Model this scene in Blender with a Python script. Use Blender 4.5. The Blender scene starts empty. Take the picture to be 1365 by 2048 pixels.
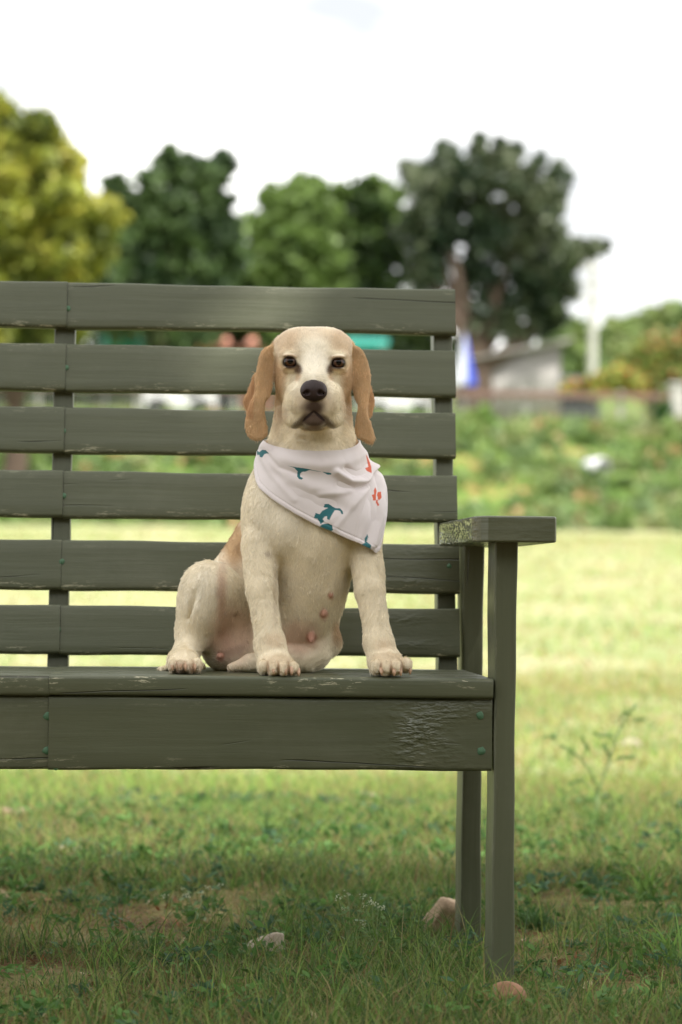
import bpy, bmesh, math, random
import numpy as np
from mathutils import Vector, Matrix
random.seed(7); rng = np.random.default_rng(7)
S = bpy.context.scene
R = math.radians
# ------------------------------------------------------------------ camera
F = 4835.0                                   # 85 mm lens on a 36 mm tall frame, in photo pixels
CAM = np.array([-0.5451, -3.8830, 0.6520]); YAW, PITCH, ROLL = 0.0755, 0.0278, 0.0105
def cam_basis():
    cy, sy = math.cos(YAW), math.sin(YAW)
    fw = np.array([sy*math.cos(PITCH), cy*math.cos(PITCH), math.sin(PITCH)])
    rt = np.array([cy, -sy, 0.]); up = np.cross(rt, fw)
    c, s = math.cos(ROLL), math.sin(ROLL)
    return c*rt+s*up, -s*rt+c*up, fw
CR, CU, CF = cam_basis()
cd = bpy.data.cameras.new('camera'); cam = bpy.data.objects.new('camera', cd)
S.collection.objects.link(cam); S.camera = cam
cd.sensor_fit = 'VERTICAL'; cd.sensor_height = 36; cd.lens = 85; cd.clip_start = .1; cd.clip_end = 3000
cam.matrix_world = Matrix(((CR[0], CU[0], -CF[0], CAM[0]), (CR[1], CU[1], -CF[1], CAM[1]), (CR[2], CU[2], -CF[2], CAM[2]), (0, 0, 0, 1)))
cd.dof.use_dof = True; cd.dof.focus_distance = 3.93; cd.dof.aperture_fstop = 3.3; cd.dof.aperture_blades = 9
def at(px, py, Y):                           # point at depth Y measured from the photo
    d = CF + CR*(px-682.5)/F - CU*(py-1024)/F
    return CAM + d*(Y-CAM[1])/d[1]
# ------------------------------------------------------------------ light
SUN_EL, SUN_AZ = R(58), R(140)               # azimuth clockwise from +Y : behind the camera, from the right
w = bpy.data.worlds.new('World'); S.world = w; w.use_nodes = True
nt = w.node_tree; nt.nodes.clear()
N = nt.nodes.new; L = nt.links.new
sky = N('ShaderNodeTexSky'); sky.sky_type = 'NISHITA'; sky.sun_disc = False; sky.sun_elevation = SUN_EL; sky.sun_rotation = SUN_AZ
sky.air_density = 1.0; sky.dust_density = 2.5
tc = N('ShaderNodeTexCoord'); mp = N('ShaderNodeMapping'); mp.inputs['Scale'].default_value = (1, 1, 2.6); mp.inputs['Location'].default_value = (.4, .9, .2)
ns = N('ShaderNodeTexNoise'); ns.inputs['Scale'].default_value = 2.3; ns.inputs['Detail'].default_value = 5; ns.inputs['Roughness'].default_value = .55
cr = N('ShaderNodeValToRGB'); cr.color_ramp.elements[0].position = .30; cr.color_ramp.elements[0].color = (.70, .70, .70, 1)
cr.color_ramp.elements[1].position = .50; cr.color_ramp.elements[1].color = (.96, .96, .96, 1)
mx = N('ShaderNodeMixRGB'); n2 = N('ShaderNodeTexNoise'); n2.inputs['Scale'].default_value = 5.5; n2.inputs['Detail'].default_value = 4; L(mp.outputs[0], n2.inputs[0])
c2 = N('ShaderNodeValToRGB'); c2.color_ramp.elements[0].position = .38; c2.color_ramp.elements[0].color = (.340, .352, .366, 1); c2.color_ramp.elements[1].position = .58; c2.color_ramp.elements[1].color = (1, .99, .96, 1); L(n2.outputs[0], c2.inputs[0])
m2 = N('ShaderNodeVectorMath'); m2.operation = 'SCALE'; m2.inputs[3].default_value = 12.5; L(c2.outputs[0], m2.inputs[0]); L(m2.outputs[0], mx.inputs[2])
bg = N('ShaderNodeBackground'); bg.inputs[1].default_value = .145
out = N('ShaderNodeOutputWorld')
L(tc.outputs['Generated'], mp.inputs[0]); L(mp.outputs[0], ns.inputs[0]); L(ns.outputs[0], cr.inputs[0])
L(cr.outputs[0], mx.inputs[0]); L(sky.outputs[0], mx.inputs[1]); L(mx.outputs[0], bg.inputs[0]); L(bg.outputs[0], out.inputs[0])
sd = bpy.data.lights.new('sun', 'SUN'); sun = bpy.data.objects.new('sun', sd); S.collection.objects.link(sun)
sd.energy = 4.2; sd.angle = R(.6); sd.color = (1, .96, .90)
SUNV = Vector((math.sin(SUN_AZ)*math.cos(SUN_EL), math.cos(SUN_AZ)*math.cos(SUN_EL), math.sin(SUN_EL)))
sun.rotation_euler = SUNV.to_track_quat('Z', 'Y').to_euler()
S.view_settings.view_transform = 'Standard'; S.view_settings.look = 'None'; S.view_settings.gamma = 1
S.view_settings.exposure = .62
S.render.engine = 'CYCLES'
# ------------------------------------------------------------------ helpers
def link(o, parent=None):
    S.collection.objects.link(o)
    if parent: o.parent = parent
    return o
def tag(o, label=None, cat=None, group=None, kind=None):
    if label: o['label'] = label
    if cat: o['category'] = cat
    if group: o['group'] = group
    if kind: o['kind'] = kind
    return o
def empty(name, loc, label, cat, group=None):
    o = bpy.data.objects.new(name, None); o.location = loc; o.empty_display_size = .1
    link(o); tag(o, label, cat, group); return o
def mesh_np(name, V, Fq, mat, parent=None, smooth=False, col=None, loc=None, alpha=None):
    """V (n,3); Fq (m,k) constant k array, or list of arrays"""
    me = bpy.data.meshes.new(name)
    V = np.asarray(V, dtype=np.float32).copy()
    if parent is not None:
        V -= np.array(parent.location, dtype=np.float32)
    if loc is not None: V -= np.array(loc, dtype=np.float32)
    Fs = Fq if isinstance(Fq, list) else [Fq]
    Fs = [np.asarray(f, dtype=np.int32) for f in Fs if len(f)]
    nl = sum(f.size for f in Fs); nf = sum(len(f) for f in Fs)
    me.vertices.add(len(V)); me.vertices.foreach_set('co', V.ravel())
    me.loops.add(nl); me.loops.foreach_set('vertex_index', np.concatenate([f.ravel() for f in Fs]))
    me.polygons.add(nf)
    tot = np.concatenate([np.full(len(f), f.shape[1], np.int32) for f in Fs])
    st = np.concatenate([[0], np.cumsum(tot)[:-1]]).astype(np.int32)
    me.polygons.foreach_set('loop_start', st); me.polygons.foreach_set('loop_total', tot)
    me.update(calc_edges=True); me.validate()
    if smooth: me.polygons.foreach_set('use_smooth', np.ones(len(me.polygons), bool))
    if col is not None:
        a = me.color_attributes.new('Col', 'FLOAT_COLOR', 'POINT')
        c = np.ones((len(V), 4), np.float32); c[:, :3] = col
        a.data.foreach_set('color', c.ravel())
    me.materials.append(mat)
    o = bpy.data.objects.new(name, me)
    if loc is not None: o.location = loc
    return link(o, parent)
def from_bm(name, bm, mat, parent=None, smooth=False, loc=None):
    if parent is not None:
        bmesh.ops.translate(bm, vec=-Vector(parent.location), verts=bm.verts)
    if loc is not None: bmesh.ops.translate(bm, vec=-Vector(loc), verts=bm.verts)
    me = bpy.data.meshes.new(name); bm.to_mesh(me); bm.free(); me.materials.append(mat)
    if smooth:
        for p in me.polygons: p.use_smooth = True
    o = bpy.data.objects.new(name, me)
    if loc is not None: o.location = loc
    return link(o, parent)
class Mat:
    def __init__(s, name):
        s.m = bpy.data.materials.new(name); s.m.use_nodes = True; s.t = s.m.node_tree; s.b = s.t.nodes['Principled BSDF']
    def n(s, t, **k):
        x = s.t.nodes.new('ShaderNode'+t)
        for a, v in k.items():
            if a.startswith('i_'):
                key = a[2:]
                x.inputs[int(key) if key.isdigit() else key.replace('_', ' ')].default_value = v
            else: setattr(x, a, v)
        return x
    def l(s, a, b): s.t.links.new(a, b)
    def set(s, **k):
        for a, v in k.items(): s.b.inputs[a.replace('_', ' ')].default_value = v
        return s
    def noise(s, scale, detail=4, rough=.55, vec=None, stretch=None, coord='Object'):
        n = s.n('TexNoise'); n.inputs['Scale'].default_value = scale; n.inputs['Detail'].default_value = detail; n.inputs['Roughness'].default_value = rough
        if vec is None:
            tc = s.n('TexCoord'); vec = tc.outputs[coord]
        if stretch:
            mp = s.n('Mapping'); mp.inputs['Scale'].default_value = stretch; s.l(vec, mp.inputs[0]); vec = mp.outputs[0]
        s.l(vec, n.inputs['Vector']); return n.outputs[0]
    def ramp(s, fac, stops):
        r = s.n('ValToRGB'); e = r.color_ramp.elements
        while len(e) < len(stops): e.new(.5)
        for i, (p, c) in enumerate(stops):
            e[i].position = p; e[i].color = (*c, 1) if len(c) == 3 else c
        s.l(fac, r.inputs[0]); return r.outputs[0]
    def mix(s, f, a, b, mode='MIX'):
        m = s.n('MixRGB', blend_type=mode)
        for i, v in ((0, f), (1, a), (2, b)):
            if hasattr(v, 'links') or hasattr(v, 'is_linked'): s.l(v, m.inputs[i])
            elif i == 0: m.inputs[0].default_value = v
            else: m.inputs[i].default_value = (*v, 1)
        return m.outputs[0]
    def math(s, op, a, b=None, clamp=False):
        m = s.n('Math', operation=op, use_clamp=clamp)
        for i, v in ((0, a), (1, b)):
            if v is None: continue
            if hasattr(v, 'is_linked'): s.l(v, m.inputs[i])
            else: m.inputs[i].default_value = v
        return m.outputs[0]
    def bump(s, h, strength=.5, dist=.01, prev=None):
        b = s.n('Bump'); b.inputs['Strength'].default_value = strength; b.inputs['Distance'].default_value = dist
        s.l(h, b.inputs['Height'])
        if prev is not None: s.l(prev, b.inputs['Normal'])
        s.l(b.outputs[0], s.b.inputs['Normal']); return b.outputs[0]
    def color(s, c): s.l(c, s.b.inputs['Base Color']); return s
def simple(name, col, rough=.7, var=.25, scale=8, bump=0., bd=.01, bs=40):
    m = Mat(name); n = m.noise(scale, 5)
    m.color(m.mix(n, tuple(c*(1-var) for c in col), tuple(min(1, c*(1+var)) for c in col)))
    m.set(Roughness=rough)
    if bump: m.bump(m.noise(bs, 5), bump, bd)
    return m.m
def attrmat(name, rough=.6, transl=0., tcol=None, var=.0, spec=.5, bump=0, bs=300):
    m = Mat(name); a = m.n('Attribute', attribute_name='Col'); c = a.outputs['Color']
    if var: c = m.mix(m.noise(60, 4), c, m.mix(1., c, (1-var,)*3, 'MULTIPLY'))
    m.color(c); m.set(Roughness=rough); m.b.inputs['Specular IOR Level'].default_value = spec
    if bump: m.bump(m.noise(bs, 3), bump, .002)
    if transl:
        t = m.n('BsdfTranslucent'); mx = m.n('MixShader'); mx.inputs[0].default_value = transl
        hs = m.n('HueSaturation'); hs.inputs['Value'].default_value = 1.3; m.l(c, hs.inputs['Color']); m.l(hs.outputs[0], t.inputs[0])
        o = m.t.nodes['Material Output']; m.l(m.b.outputs[0], mx.inputs[1]); m.l(t.outputs[0], mx.inputs[2]); m.l(mx.outputs[0], o.inputs[0])
    return m.m
def sstep(x): x = np.clip(x, 0, 1); return x*x*(3-2*x)
_lat = rng.random((64, 64, 8))
def vnoise(x, y, scale=1., k=0):
    x = np.asarray(x)*scale+k*3.1; y = np.asarray(y)*scale+k*1.7
    xi = np.floor(x).astype(int); yi = np.floor(y).astype(int); fx = sstep(x-xi); fy = sstep(y-yi)
    T = _lat[:, :, k % 8]
    a = T[xi % 64, yi % 64]; b = T[(xi+1) % 64, yi % 64]; c = T[xi % 64, (yi+1) % 64]; d = T[(xi+1) % 64, (yi+1) % 64]
    return (a*(1-fx)+b*fx)*(1-fy)+(c*(1-fx)+d*fx)*fy
def fbm(x, y, scale=1., k=0): return .55*vnoise(x, y, scale, k)+.3*vnoise(x, y, scale*2.1, k+1)+.15*vnoise(x, y, scale*4.3, k+2)
def tube(P, rad, seg=8):
    P = [Vector(p) for p in P]; V = []; Fa = []
    for i, p in enumerate(P):
        t = (P[min(i+1, len(P)-1)]-P[max(i-1, 0)]).normalized()
        a = t.orthogonal().normalized() if i == 0 else (a-t*a.dot(t)).normalized()
        b = t.cross(a); r = rad[i] if hasattr(rad, '__len__') else rad
        for k in range(seg):
            an = 2*math.pi*k/seg; V.append(p+(a*math.cos(an)+b*math.sin(an))*r)
    for i in range(len(P)-1):
        for k in range(seg):
            k2 = (k+1) % seg; Fa.append((i*seg+k, i*seg+k2, (i+1)*seg+k2, (i+1)*seg+k))
    return np.array([tuple(v) for v in V]), np.array(Fa)
def merge(parts):
    V = []; Q = []; o = 0
    for v, f in parts: V.append(v); Q.append(np.asarray(f)+o); o += len(v)
    return np.concatenate(V), np.concatenate(Q)
# ------------------------------------------------------------------ terrain
def terrain(x, y):
    x = np.asarray(x, float); y = np.asarray(y, float)
    z = 1.50*np.clip((y-5)/31, 0, 1)**1.35
    z = z+2.47*sstep((y-36+.6*np.sin(x*.5))/12)*1.0
    z = z+np.clip(y-50, 0, 80)*.10
    z = z+.02*(fbm(x, y, .9)-.5)*np.clip(1-(y-6)/20, 0, 1)+.25*(fbm(x, y, .35, 2)-.5)*np.clip((y-35)/4, 0, 1)*np.clip(1-(y-47)/3, 0, 1)
    return z
GREEN = (.10, .17, .035)
def ground_mat():
    m = Mat('ground'); tc = m.n('TexCoord'); v = tc.outputs['Object']
    sep = m.n('SeparateXYZ'); m.l(v, sep.inputs[0])
    big = m.noise(.55, 5, .6, v); mid = m.noise(3.2, 6, .65, v); fine = m.noise(45, 6, .7, v)
    soil = m.ramp(fine, [(.3, (.05, .028, .014)), (.55, (.16, .085, .04)), (.75, (.30, .19, .10))])
    lawn = m.ramp(mid, [(.30, (.11, .16, .035)), (.5, (.25, .27, .08)), (.68, (.42, .36, .18))])
    far = m.ramp(m.math('ADD', m.math('MULTIPLY', big, .3), m.math('MULTIPLY', m.noise(1.3, 8, .8, v), .7)), [(.40, (.22, .27, .10)), (.5, (.32, .34, .16)), (.60, (.43, .38, .24))])
    t = m.n('MapRange'); t.inputs[1].default_value = 1.0; t.inputs[2].default_value = 3.6; m.l(sep.outputs[1], t.inputs[0])
    near = m.mix(m.ramp(mid, [(.42, (0, 0, 0)), (.6, (.55, .55, .55))]), soil, lawn)
    c = m.mix(t.outputs[0], near, far)
    bank = m.ramp(m.math('ADD', m.math('MULTIPLY', mid, .5), m.math('MULTIPLY', big, .5)), [(.42, (.06, .11, .025)), (.52, (.14, .22, .05)), (.62, (.36, .20, .09))])
    t2 = m.n('MapRange'); t2.inputs[1].default_value = 35.5; t2.inputs[2].default_value = 37; m.l(sep.outputs[1], t2.inputs[0])
    m.color(m.mix(t2.outputs[0], c, bank)); m.set(Roughness=.95); m.b.inputs['Specular IOR Level'].default_value = .1
    m.bump(fine, .8, .02); return m.m
def make_ground():
    xs = np.concatenate([np.linspace(-600, -12, 24), np.linspace(-11, 11, 110), np.linspace(12, 600, 24)])
    ys = np.concatenate([np.linspace(-60, -5, 8), np.linspace(-4.5, 8, 90), np.linspace(8.5, 52, 90), np.linspace(54, 1200, 30)])
    X, Y = np.meshgrid(xs, ys, indexing='ij'); Z = terrain(X, Y); nx, ny = X.shape
    V = np.stack([X, Y, Z], -1).reshape(-1, 3); i, j = np.meshgrid(np.arange(nx-1), np.arange(ny-1), indexing='ij')
    a = (i*ny+j).ravel(); Q = np.stack([a, a+ny, a+ny+1, a+1], 1)
    tag(mesh_np('ground', V, Q, ground_mat(), smooth=True), kind='structure')
make_ground()
# ------------------------------------------------------------------ grass, weeds
def blades(x, y, h, wd, lean, col, seg=3, curl=1.0, z=None):
    n = len(x); z = terrain(x, y)-.004 if z is None else z
    ang = rng.uniform(0, 2*np.pi, n); la = rng.uniform(0, 2*np.pi, n)
    dx, dy = np.cos(ang), np.sin(ang); lx, ly = np.cos(la)*lean, np.sin(la)*lean
    V = np.zeros((n, 2*seg+1, 3)); C = np.zeros((n, 2*seg+1, 3))
    for s in range(seg+1):
        t = s/seg; ww = wd*(1-t**1.6)*.5
        cx = x+lx*h*t**(1+curl); cy_ = y+ly*h*t**(1+curl); cz = z+h*(t-.35*lean*t*t)
        if s < seg:
            V[:, 2*s] = np.stack([cx-dx*ww, cy_-dy*ww, cz], 1); V[:, 2*s+1] = np.stack([cx+dx*ww, cy_+dy*ww, cz], 1)
            C[:, 2*s] = C[:, 2*s+1] = col
        else:
            V[:, 2*s] = np.stack([cx, cy_, cz], 1); C[:, 2*s] = col
    base = (np.arange(n)*(2*seg+1))[:, None]
    Q = np.concatenate([base+np.array([2*s, 2*s+1, 2*s+3, 2*s+2]) for s in range(seg-1)]) if seg > 1 else np.zeros((0, 4), int)
    T = base+np.array([2*seg-2, 2*seg-1, 2*seg])
    return V.reshape(-1, 3), Q, T, C.reshape(-1, 3)
def grass_cols(n, x, y, straw=.15):
    g = np.array([(.075, .135, .028), (.115, .19, .04), (.18, .245, .06), (.052, .098, .030)])[rng.integers(0, 4, n)]
    s = np.array([(.34, .27, .12), (.24, .17, .075), (.30, .29, .10)])[rng.integers(0, 3, n)]
    p = straw*(.4+1.6*fbm(x, y, 1.6, 3))
    m = (rng.random(n) < p)[:, None]; g = g*(1+.9*np.clip((y-1.3)/2.2, 0, 1))[:, None]; s = s*(.75+.45*np.clip((y-1.5)/3, 0, 1))[:, None]  # blades brighten with distance: sunlight on the lawn put into their colour
    return np.where(m, s, g)*rng.uniform(.75, 1.25, (n, 1))
def scatter(n, y0, y1, dens=None, extra=.25, x0=None):
    """points inside the part of the lawn that the photo shows (with a margin), in a depth band"""
    y = rng.uniform(y0, y1, n*2); half = (y-CAM[1])*(.142)+extra+.3*(y < 4)
    x = CAM[0]+(y-CAM[1])*math.tan(YAW)+rng.uniform(-1, 1, n*2)*half
    keep = rng.random(n*2) < (half/half.max())
    if dens is not None: keep &= rng.random(n*2) < dens(x, y)
    return x[keep][:n], y[keep][:n]
def bare(x, y):                              # bare brown soil patches seen in the photo
    b = np.zeros_like(x)
    for px, d, rx, ry in ((330, 4.6, .20, .22), (60, 4.55, .14, .18), (480, 4.95, .22, .25), (230, 4.4, .22, .12), (1150, 4.9, .16, .22), (1050, 4.4, .1, .12), (780, 5.2, .15, .2), (640, 4.25, .12, .08)):
        Y = CAM[1]+d; X = at(px, 1800, Y)[0]
        b = np.maximum(b, np.exp(-((x-X)/rx)**2-((y-Y)/ry)**2))
    return b
def dens_near(x, y): return np.clip((1.9*fbm(x, y, 2.9, 4)-.42)*(1-.93*bare(x, y)), .02, 1)
grass_m = attrmat('grass', .62, .35, spec=.25)
def make_grass():
    parts = []
    def add(n, y0, y1, h, wd, lean, seg, straw, dens, curl=1.):
        x, y = scatter(n, y0, y1, dens); k = len(x)
        hh = rng.uniform(h[0], h[1], k)*(.6+.8*fbm(x, y, 1.9, 5)); ww = rng.uniform(wd[0], wd[1], k)
        parts.append(blades(x, y, hh, ww, rng.uniform(lean[0], lean[1], k), grass_cols(k, x, y, straw), seg, curl))
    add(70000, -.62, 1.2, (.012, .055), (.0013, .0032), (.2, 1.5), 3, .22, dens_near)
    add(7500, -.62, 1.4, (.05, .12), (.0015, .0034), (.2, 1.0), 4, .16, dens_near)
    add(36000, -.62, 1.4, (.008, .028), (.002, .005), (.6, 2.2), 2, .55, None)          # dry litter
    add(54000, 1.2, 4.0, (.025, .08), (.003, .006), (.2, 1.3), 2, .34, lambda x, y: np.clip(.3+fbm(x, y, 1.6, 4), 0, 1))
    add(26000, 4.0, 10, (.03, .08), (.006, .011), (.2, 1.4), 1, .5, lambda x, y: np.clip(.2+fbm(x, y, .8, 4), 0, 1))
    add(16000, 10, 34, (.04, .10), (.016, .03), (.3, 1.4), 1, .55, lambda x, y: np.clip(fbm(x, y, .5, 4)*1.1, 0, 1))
    o = 0; V = []; Q = []; T = []; C = []
    for v, q, t, c in parts:
        V.append(v); C.append(c); Q.append(q+o); T.append(t+o); o += len(v)
    tag(mesh_np('grass', np.concatenate(V), [np.concatenate(Q), np.concatenate(T)], grass_m, col=np.concatenate(C)),
        'short patchy green lawn grass mixed with dry straw blades', 'grass', kind='stuff')
make_grass()
def leaf_quads(P, size, dirs=None, elong=1.8, flat=.5, nrm_bias=None):
    """leaf shaped rhombi (4 verts, 1 quad folded slightly)"""
    n = len(P); d = rng.normal(size=(n, 3)) if dirs is None else dirs+rng.normal(size=(n, 3))*.5
    d /= np.linalg.norm(d, axis=1)[:, None]+1e-9
    nn = rng.normal(size=(n, 3)); nn[:, 2] += flat*2
    if nrm_bias is not None: nn += nrm_bias
    s = np.cross(d, nn); s /= np.linalg.norm(s, axis=1)[:, None]+1e-9
    size = np.asarray(size).reshape(-1, 1)*np.ones((n, 1)); L_ = d*size*elong*.5; W = s*size*.5
    up = np.cross(s, d)*size*.12
    V = np.stack([P-L_, P+W*.9+up-L_*.1, P+L_, P-W*.9+up-L_*.1], 1).reshape(-1, 3)
    return V, (np.arange(n)*4)[:, None]+np.arange(4)
def make_ground_weeds():
    x, y = scatter(2300, -.6, 3.2, lambda x, y: np.clip(1.3*fbm(x, y, 1.4, 6)-.2, 0, 1)*(1-bare(x, y)))
    P = []; Dn = []; Sz = []; C = []
    for i in range(len(x)):
        k = rng.integers(7, 20); r = rng.uniform(.015, .055); hh = rng.uniform(.01, .05)
        a = rng.uniform(0, 2*np.pi, k); rr = r*np.sqrt(rng.random(k)); z0 = float(terrain(x[i], y[i]))
        P.append(np.stack([x[i]+rr*np.cos(a), y[i]+rr*np.sin(a), z0+hh*(.3+.7*rng.random(k))], 1))
        Dn.append(np.stack([np.cos(a), np.sin(a), rng.uniform(0, .8, k)], 1)); Sz.append(rng.uniform(.006, .014, k)*(1+.25*(y[i] > 1)))
        c = np.array([(.05, .115, .028), (.075, .15, .035), (.10, .19, .05), (.06, .12, .06)])[rng.integers(0, 4)]
        C.append(np.repeat(c[None]*rng.uniform(.8, 1.2), k, 0)*rng.uniform(.85, 1.15, (k, 1)))
    P = np.concatenate(P); V, Q = leaf_quads(P, np.concatenate(Sz), np.concatenate(Dn), 2.2, 1.)
    tag(mesh_np('ground_cover', V, Q, attrmat('weed_leaf', .75, .3, spec=.2), col=np.repeat(np.concatenate(C), 4, 0)),
        'small broad leaved weeds creeping between the grass blades', 'ground cover', kind='stuff')
    # dead leaves and chips lying between the blades
    x, y = scatter(420, -.6, 2.2); P = np.stack([x, y, terrain(x, y)+.006], 1)
    V, Q = leaf_quads(P, rng.uniform(.008, .02, len(x)), None, 1.7, 2.5)
    c = np.array([(.33, .20, .11), (.24, .13, .06), (.42, .33, .2), (.30, .12, .05)])[rng.integers(0, 4, len(x))]
    tag(mesh_np('leaf_litter', V, Q, attrmat('dead_leaf', .8, .1), col=np.repeat(c, 4, 0)),
        'scattered brown dead leaf scraps on the soil', 'leaf litter', kind='stuff')
make_ground_weeds()
def make_bank():
    n = 2300; x = rng.uniform(-13, 16, n); y = rng.uniform(35.6, 50.5, n)
    keep = rng.random(n) < np.clip(.25+1.1*fbm(x, y, .35, 2), 0, 1); x = x[keep]; y = y[keep]
    P = []; C = []; Sz = []
    for i in range(len(x)):
        k = 26; r = rng.uniform(.15, .5); h = rng.uniform(.12, .5)*(1. if y[i] < 46 else .7)
        q = rng.normal(size=(k, 3)); q /= np.linalg.norm(q, axis=1)[:, None]; q *= np.array([r, r, h])*rng.uniform(.5, 1, (k, 1)); q[:, 2] = abs(q[:, 2])
        P.append(q+np.array([x[i], y[i], float(terrain(x[i], y[i]))]))
        c = np.array([(.15, .23, .06), (.20, .28, .08), (.12, .19, .055), (.27, .29, .12), (.19, .27, .11)])[rng.integers(0, 5)]
        if rng.random() < .05: c = np.array((.40, .26, .12))
        C.append(np.repeat(c[None], k, 0)*rng.uniform(.7, 1.3, (k, 1))); Sz.append(np.full(k, rng.uniform(.09, .17)))
    P = np.concatenate(P); V, Q = leaf_quads(P, np.concatenate(Sz), None, 1.8, .8)
    tag(mesh_np('bank_weeds', V, Q, attrmat('bank_leaf', .6, .3), col=np.repeat(np.concatenate(C), 4, 0)),
        'rough green weeds covering the bank below the fence', 'weeds', kind='stuff')
make_bank()
# ------------------------------------------------------------------ trees
leaf_m = attrmat('tree_leaf', .5, .25, spec=.4)
bark_m = simple('bark', (.085, .058, .04), .9, .35, 3, .6, .05, 6)
def crown_pts(lobes, per, Y, subs=9):
    P = []; Nn = []
    full = []
    for (px, py, r, *rest) in lobes:
        full.append((px, py, r*.86, *rest)); g = np.random.default_rng(int(abs(px*7+py*3)))
        for _ in range(subs):
            a = g.uniform(0, 2*np.pi); s_ = g.uniform(.16, .42)
            full.append((px+r*math.cos(a)*(1.02-s_*.4), py+r*math.sin(a)*(1.02-s_*.4), r*s_, (rest[0] if rest else 0.)+g.uniform(-.6, .6)*r/60))
    for (px, py, r, *rest) in full:
        dy = rest[0] if rest else 0.
        c = at(px, py, Y+dy); rr = r*(Y+dy-CAM[1])/F; k = int(per*.8*(r/50)**2*(1 if r > 25 else .75))+3
        q = rng.normal(size=(k, 3)); q /= np.linalg.norm(q, axis=1)[:, None]
        rad = rng.uniform(.15, 1.12, (k, 1))**.6+abs(rng.normal(size=(k, 1)))*.12
        bumps = .82+.30*np.sin(q[:, :1]*5+px)*np.cos(q[:, 2:]*6+py)+.10*rng.normal(size=(k, 1))
        P.append(c+q*rad*rr*bumps); Nn.append(q)
    return np.concatenate(P), np.concatenate(Nn)
def tree(name, label, Y, base_px, lobes, cols, per=520, leaf=.22, trunk=.28, group='trees behind the fence', extra=None, elong=1.7, subs=9):
    bx = at(base_px, 700, Y)[0]; z0 = float(terrain(bx, Y)); t = empty(name, (bx, Y, z0-.1), label, 'tree', group)
    top = max(lobes, key=lambda l: -l[1]); mid = np.mean([at(l[0], l[1], Y) for l in lobes], 0)
    parts = []; B = np.array([bx, Y, z0-.1]); H = mid[2]-z0
    fork = B+np.array([(mid[0]-bx)*.3, 0, H*.35])
    parts.append(tube([B, (B+fork)/2+np.array([.1, 0, 0]), fork], [trunk*1.25, trunk, trunk*.8], 9))
    for l in lobes[::2]:
        e = at(l[0], l[1], Y+(l[3] if len(l) > 3 else 0)); m = (fork+e)/2+rng.normal(size=3)*.25; m[2] += .2
        parts.append(tube([fork, m, e], [trunk*.5, trunk*.3, trunk*.1], 6))
    v, q = merge(parts); mesh_np('trunk', v, q, bark_m, t, smooth=True)
    P, Nn = crown_pts(lobes, per, Y, subs)
    if extra is not None:
        P = np.concatenate([P, extra]); Nn = np.concatenate([Nn, np.zeros_like(extra)])
    V, Q = leaf_quads(P, rng.uniform(.7, 1.3, len(P))*leaf, None, elong, .3, Nn*.8)
    cols = np.array(cols); cl = fbm(P[:, 0]+P[:, 1], P[:, 2], .9, 1); idx = np.clip(((cl-.25)*2*len(cols)+rng.normal(size=len(P))*.7), 0, len(cols)-1).astype(int)
    c = cols[idx]*rng.uniform(.75, 1.25, (len(P), 1))
    mesh_np('crown', V, Q, leaf_m, t, col=np.repeat(c, 4, 0)); return t
DK = [(.022, .045, .016), (.04, .075, .022), (.065, .11, .03), (.10, .16, .05)]
MG = [(.035, .065, .018), (.07, .12, .028), (.13, .20, .045), (.18, .27, .07)]
GY = [(.022, .042, .020), (.04, .065, .030), (.075, .10, .048), (.14, .165, .095)]
YG = [(.08, .11, .02), (.17, .20, .03), (.28, .31, .045), (.40, .38, .06)]
HZ = [(.13, .20, .07), (.19, .27, .09), (.25, .33, .11), (.3, .36, .14)]  # pale greens, distance haze mixed into the leaf colour
tree('leafy_tree', 'yellow green tree at the left edge of the photo', 40, 20,
     [(-40, 300, 105), (10, 280, 70), (60, 300, 70), (20, 380, 100), (110, 370, 62), (90, 450, 90), (170, 440, 62), (220, 430, 34), (-60, 420, 110), (-80, 250, 90), (20, 520, 100), (130, 530, 70), (190, 500, 40), (50, 610, 90), (-50, 600, 90), (40, 680, 80), (130, 620, 60), (-60, 690, 80), (110, 660, 60), (0, 215, 28), (95, 270, 36), (140, 330, 34)],
     YG, 900, .12, .22)
tree('leafy_tree', 'dark green tree with a twin peaked top right of the yellow green tree', 56, 330,
     [(345, 330, 34), (375, 355, 45), (435, 340, 36), (410, 400, 62), (320, 420, 72), (235, 400, 46), (250, 470, 75), (390, 480, 85), (440, 460, 50), (300, 540, 80), (420, 560, 75), (210, 540, 50), (360, 620, 80), (455, 325, 20), (340, 308, 18), (250, 620, 60)],
     DK, 900, .17, .3)
tree('leafy_tree', 'mid green rounded tree behind the top rail above the dog', 60, 640,
     [(560, 410, 45), (610, 400, 48), (665, 415, 48), (720, 395, 48), (765, 400, 38), (520, 460, 48), (590, 480, 68), (680, 480, 70), (760, 470, 62), (530, 550, 62), (630, 560, 75), (740, 560, 75), (625, 375, 22), (745, 370, 22), (640, 640, 70), (545, 630, 60)],
     MG, 850, .17, .3)
sp = []
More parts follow.
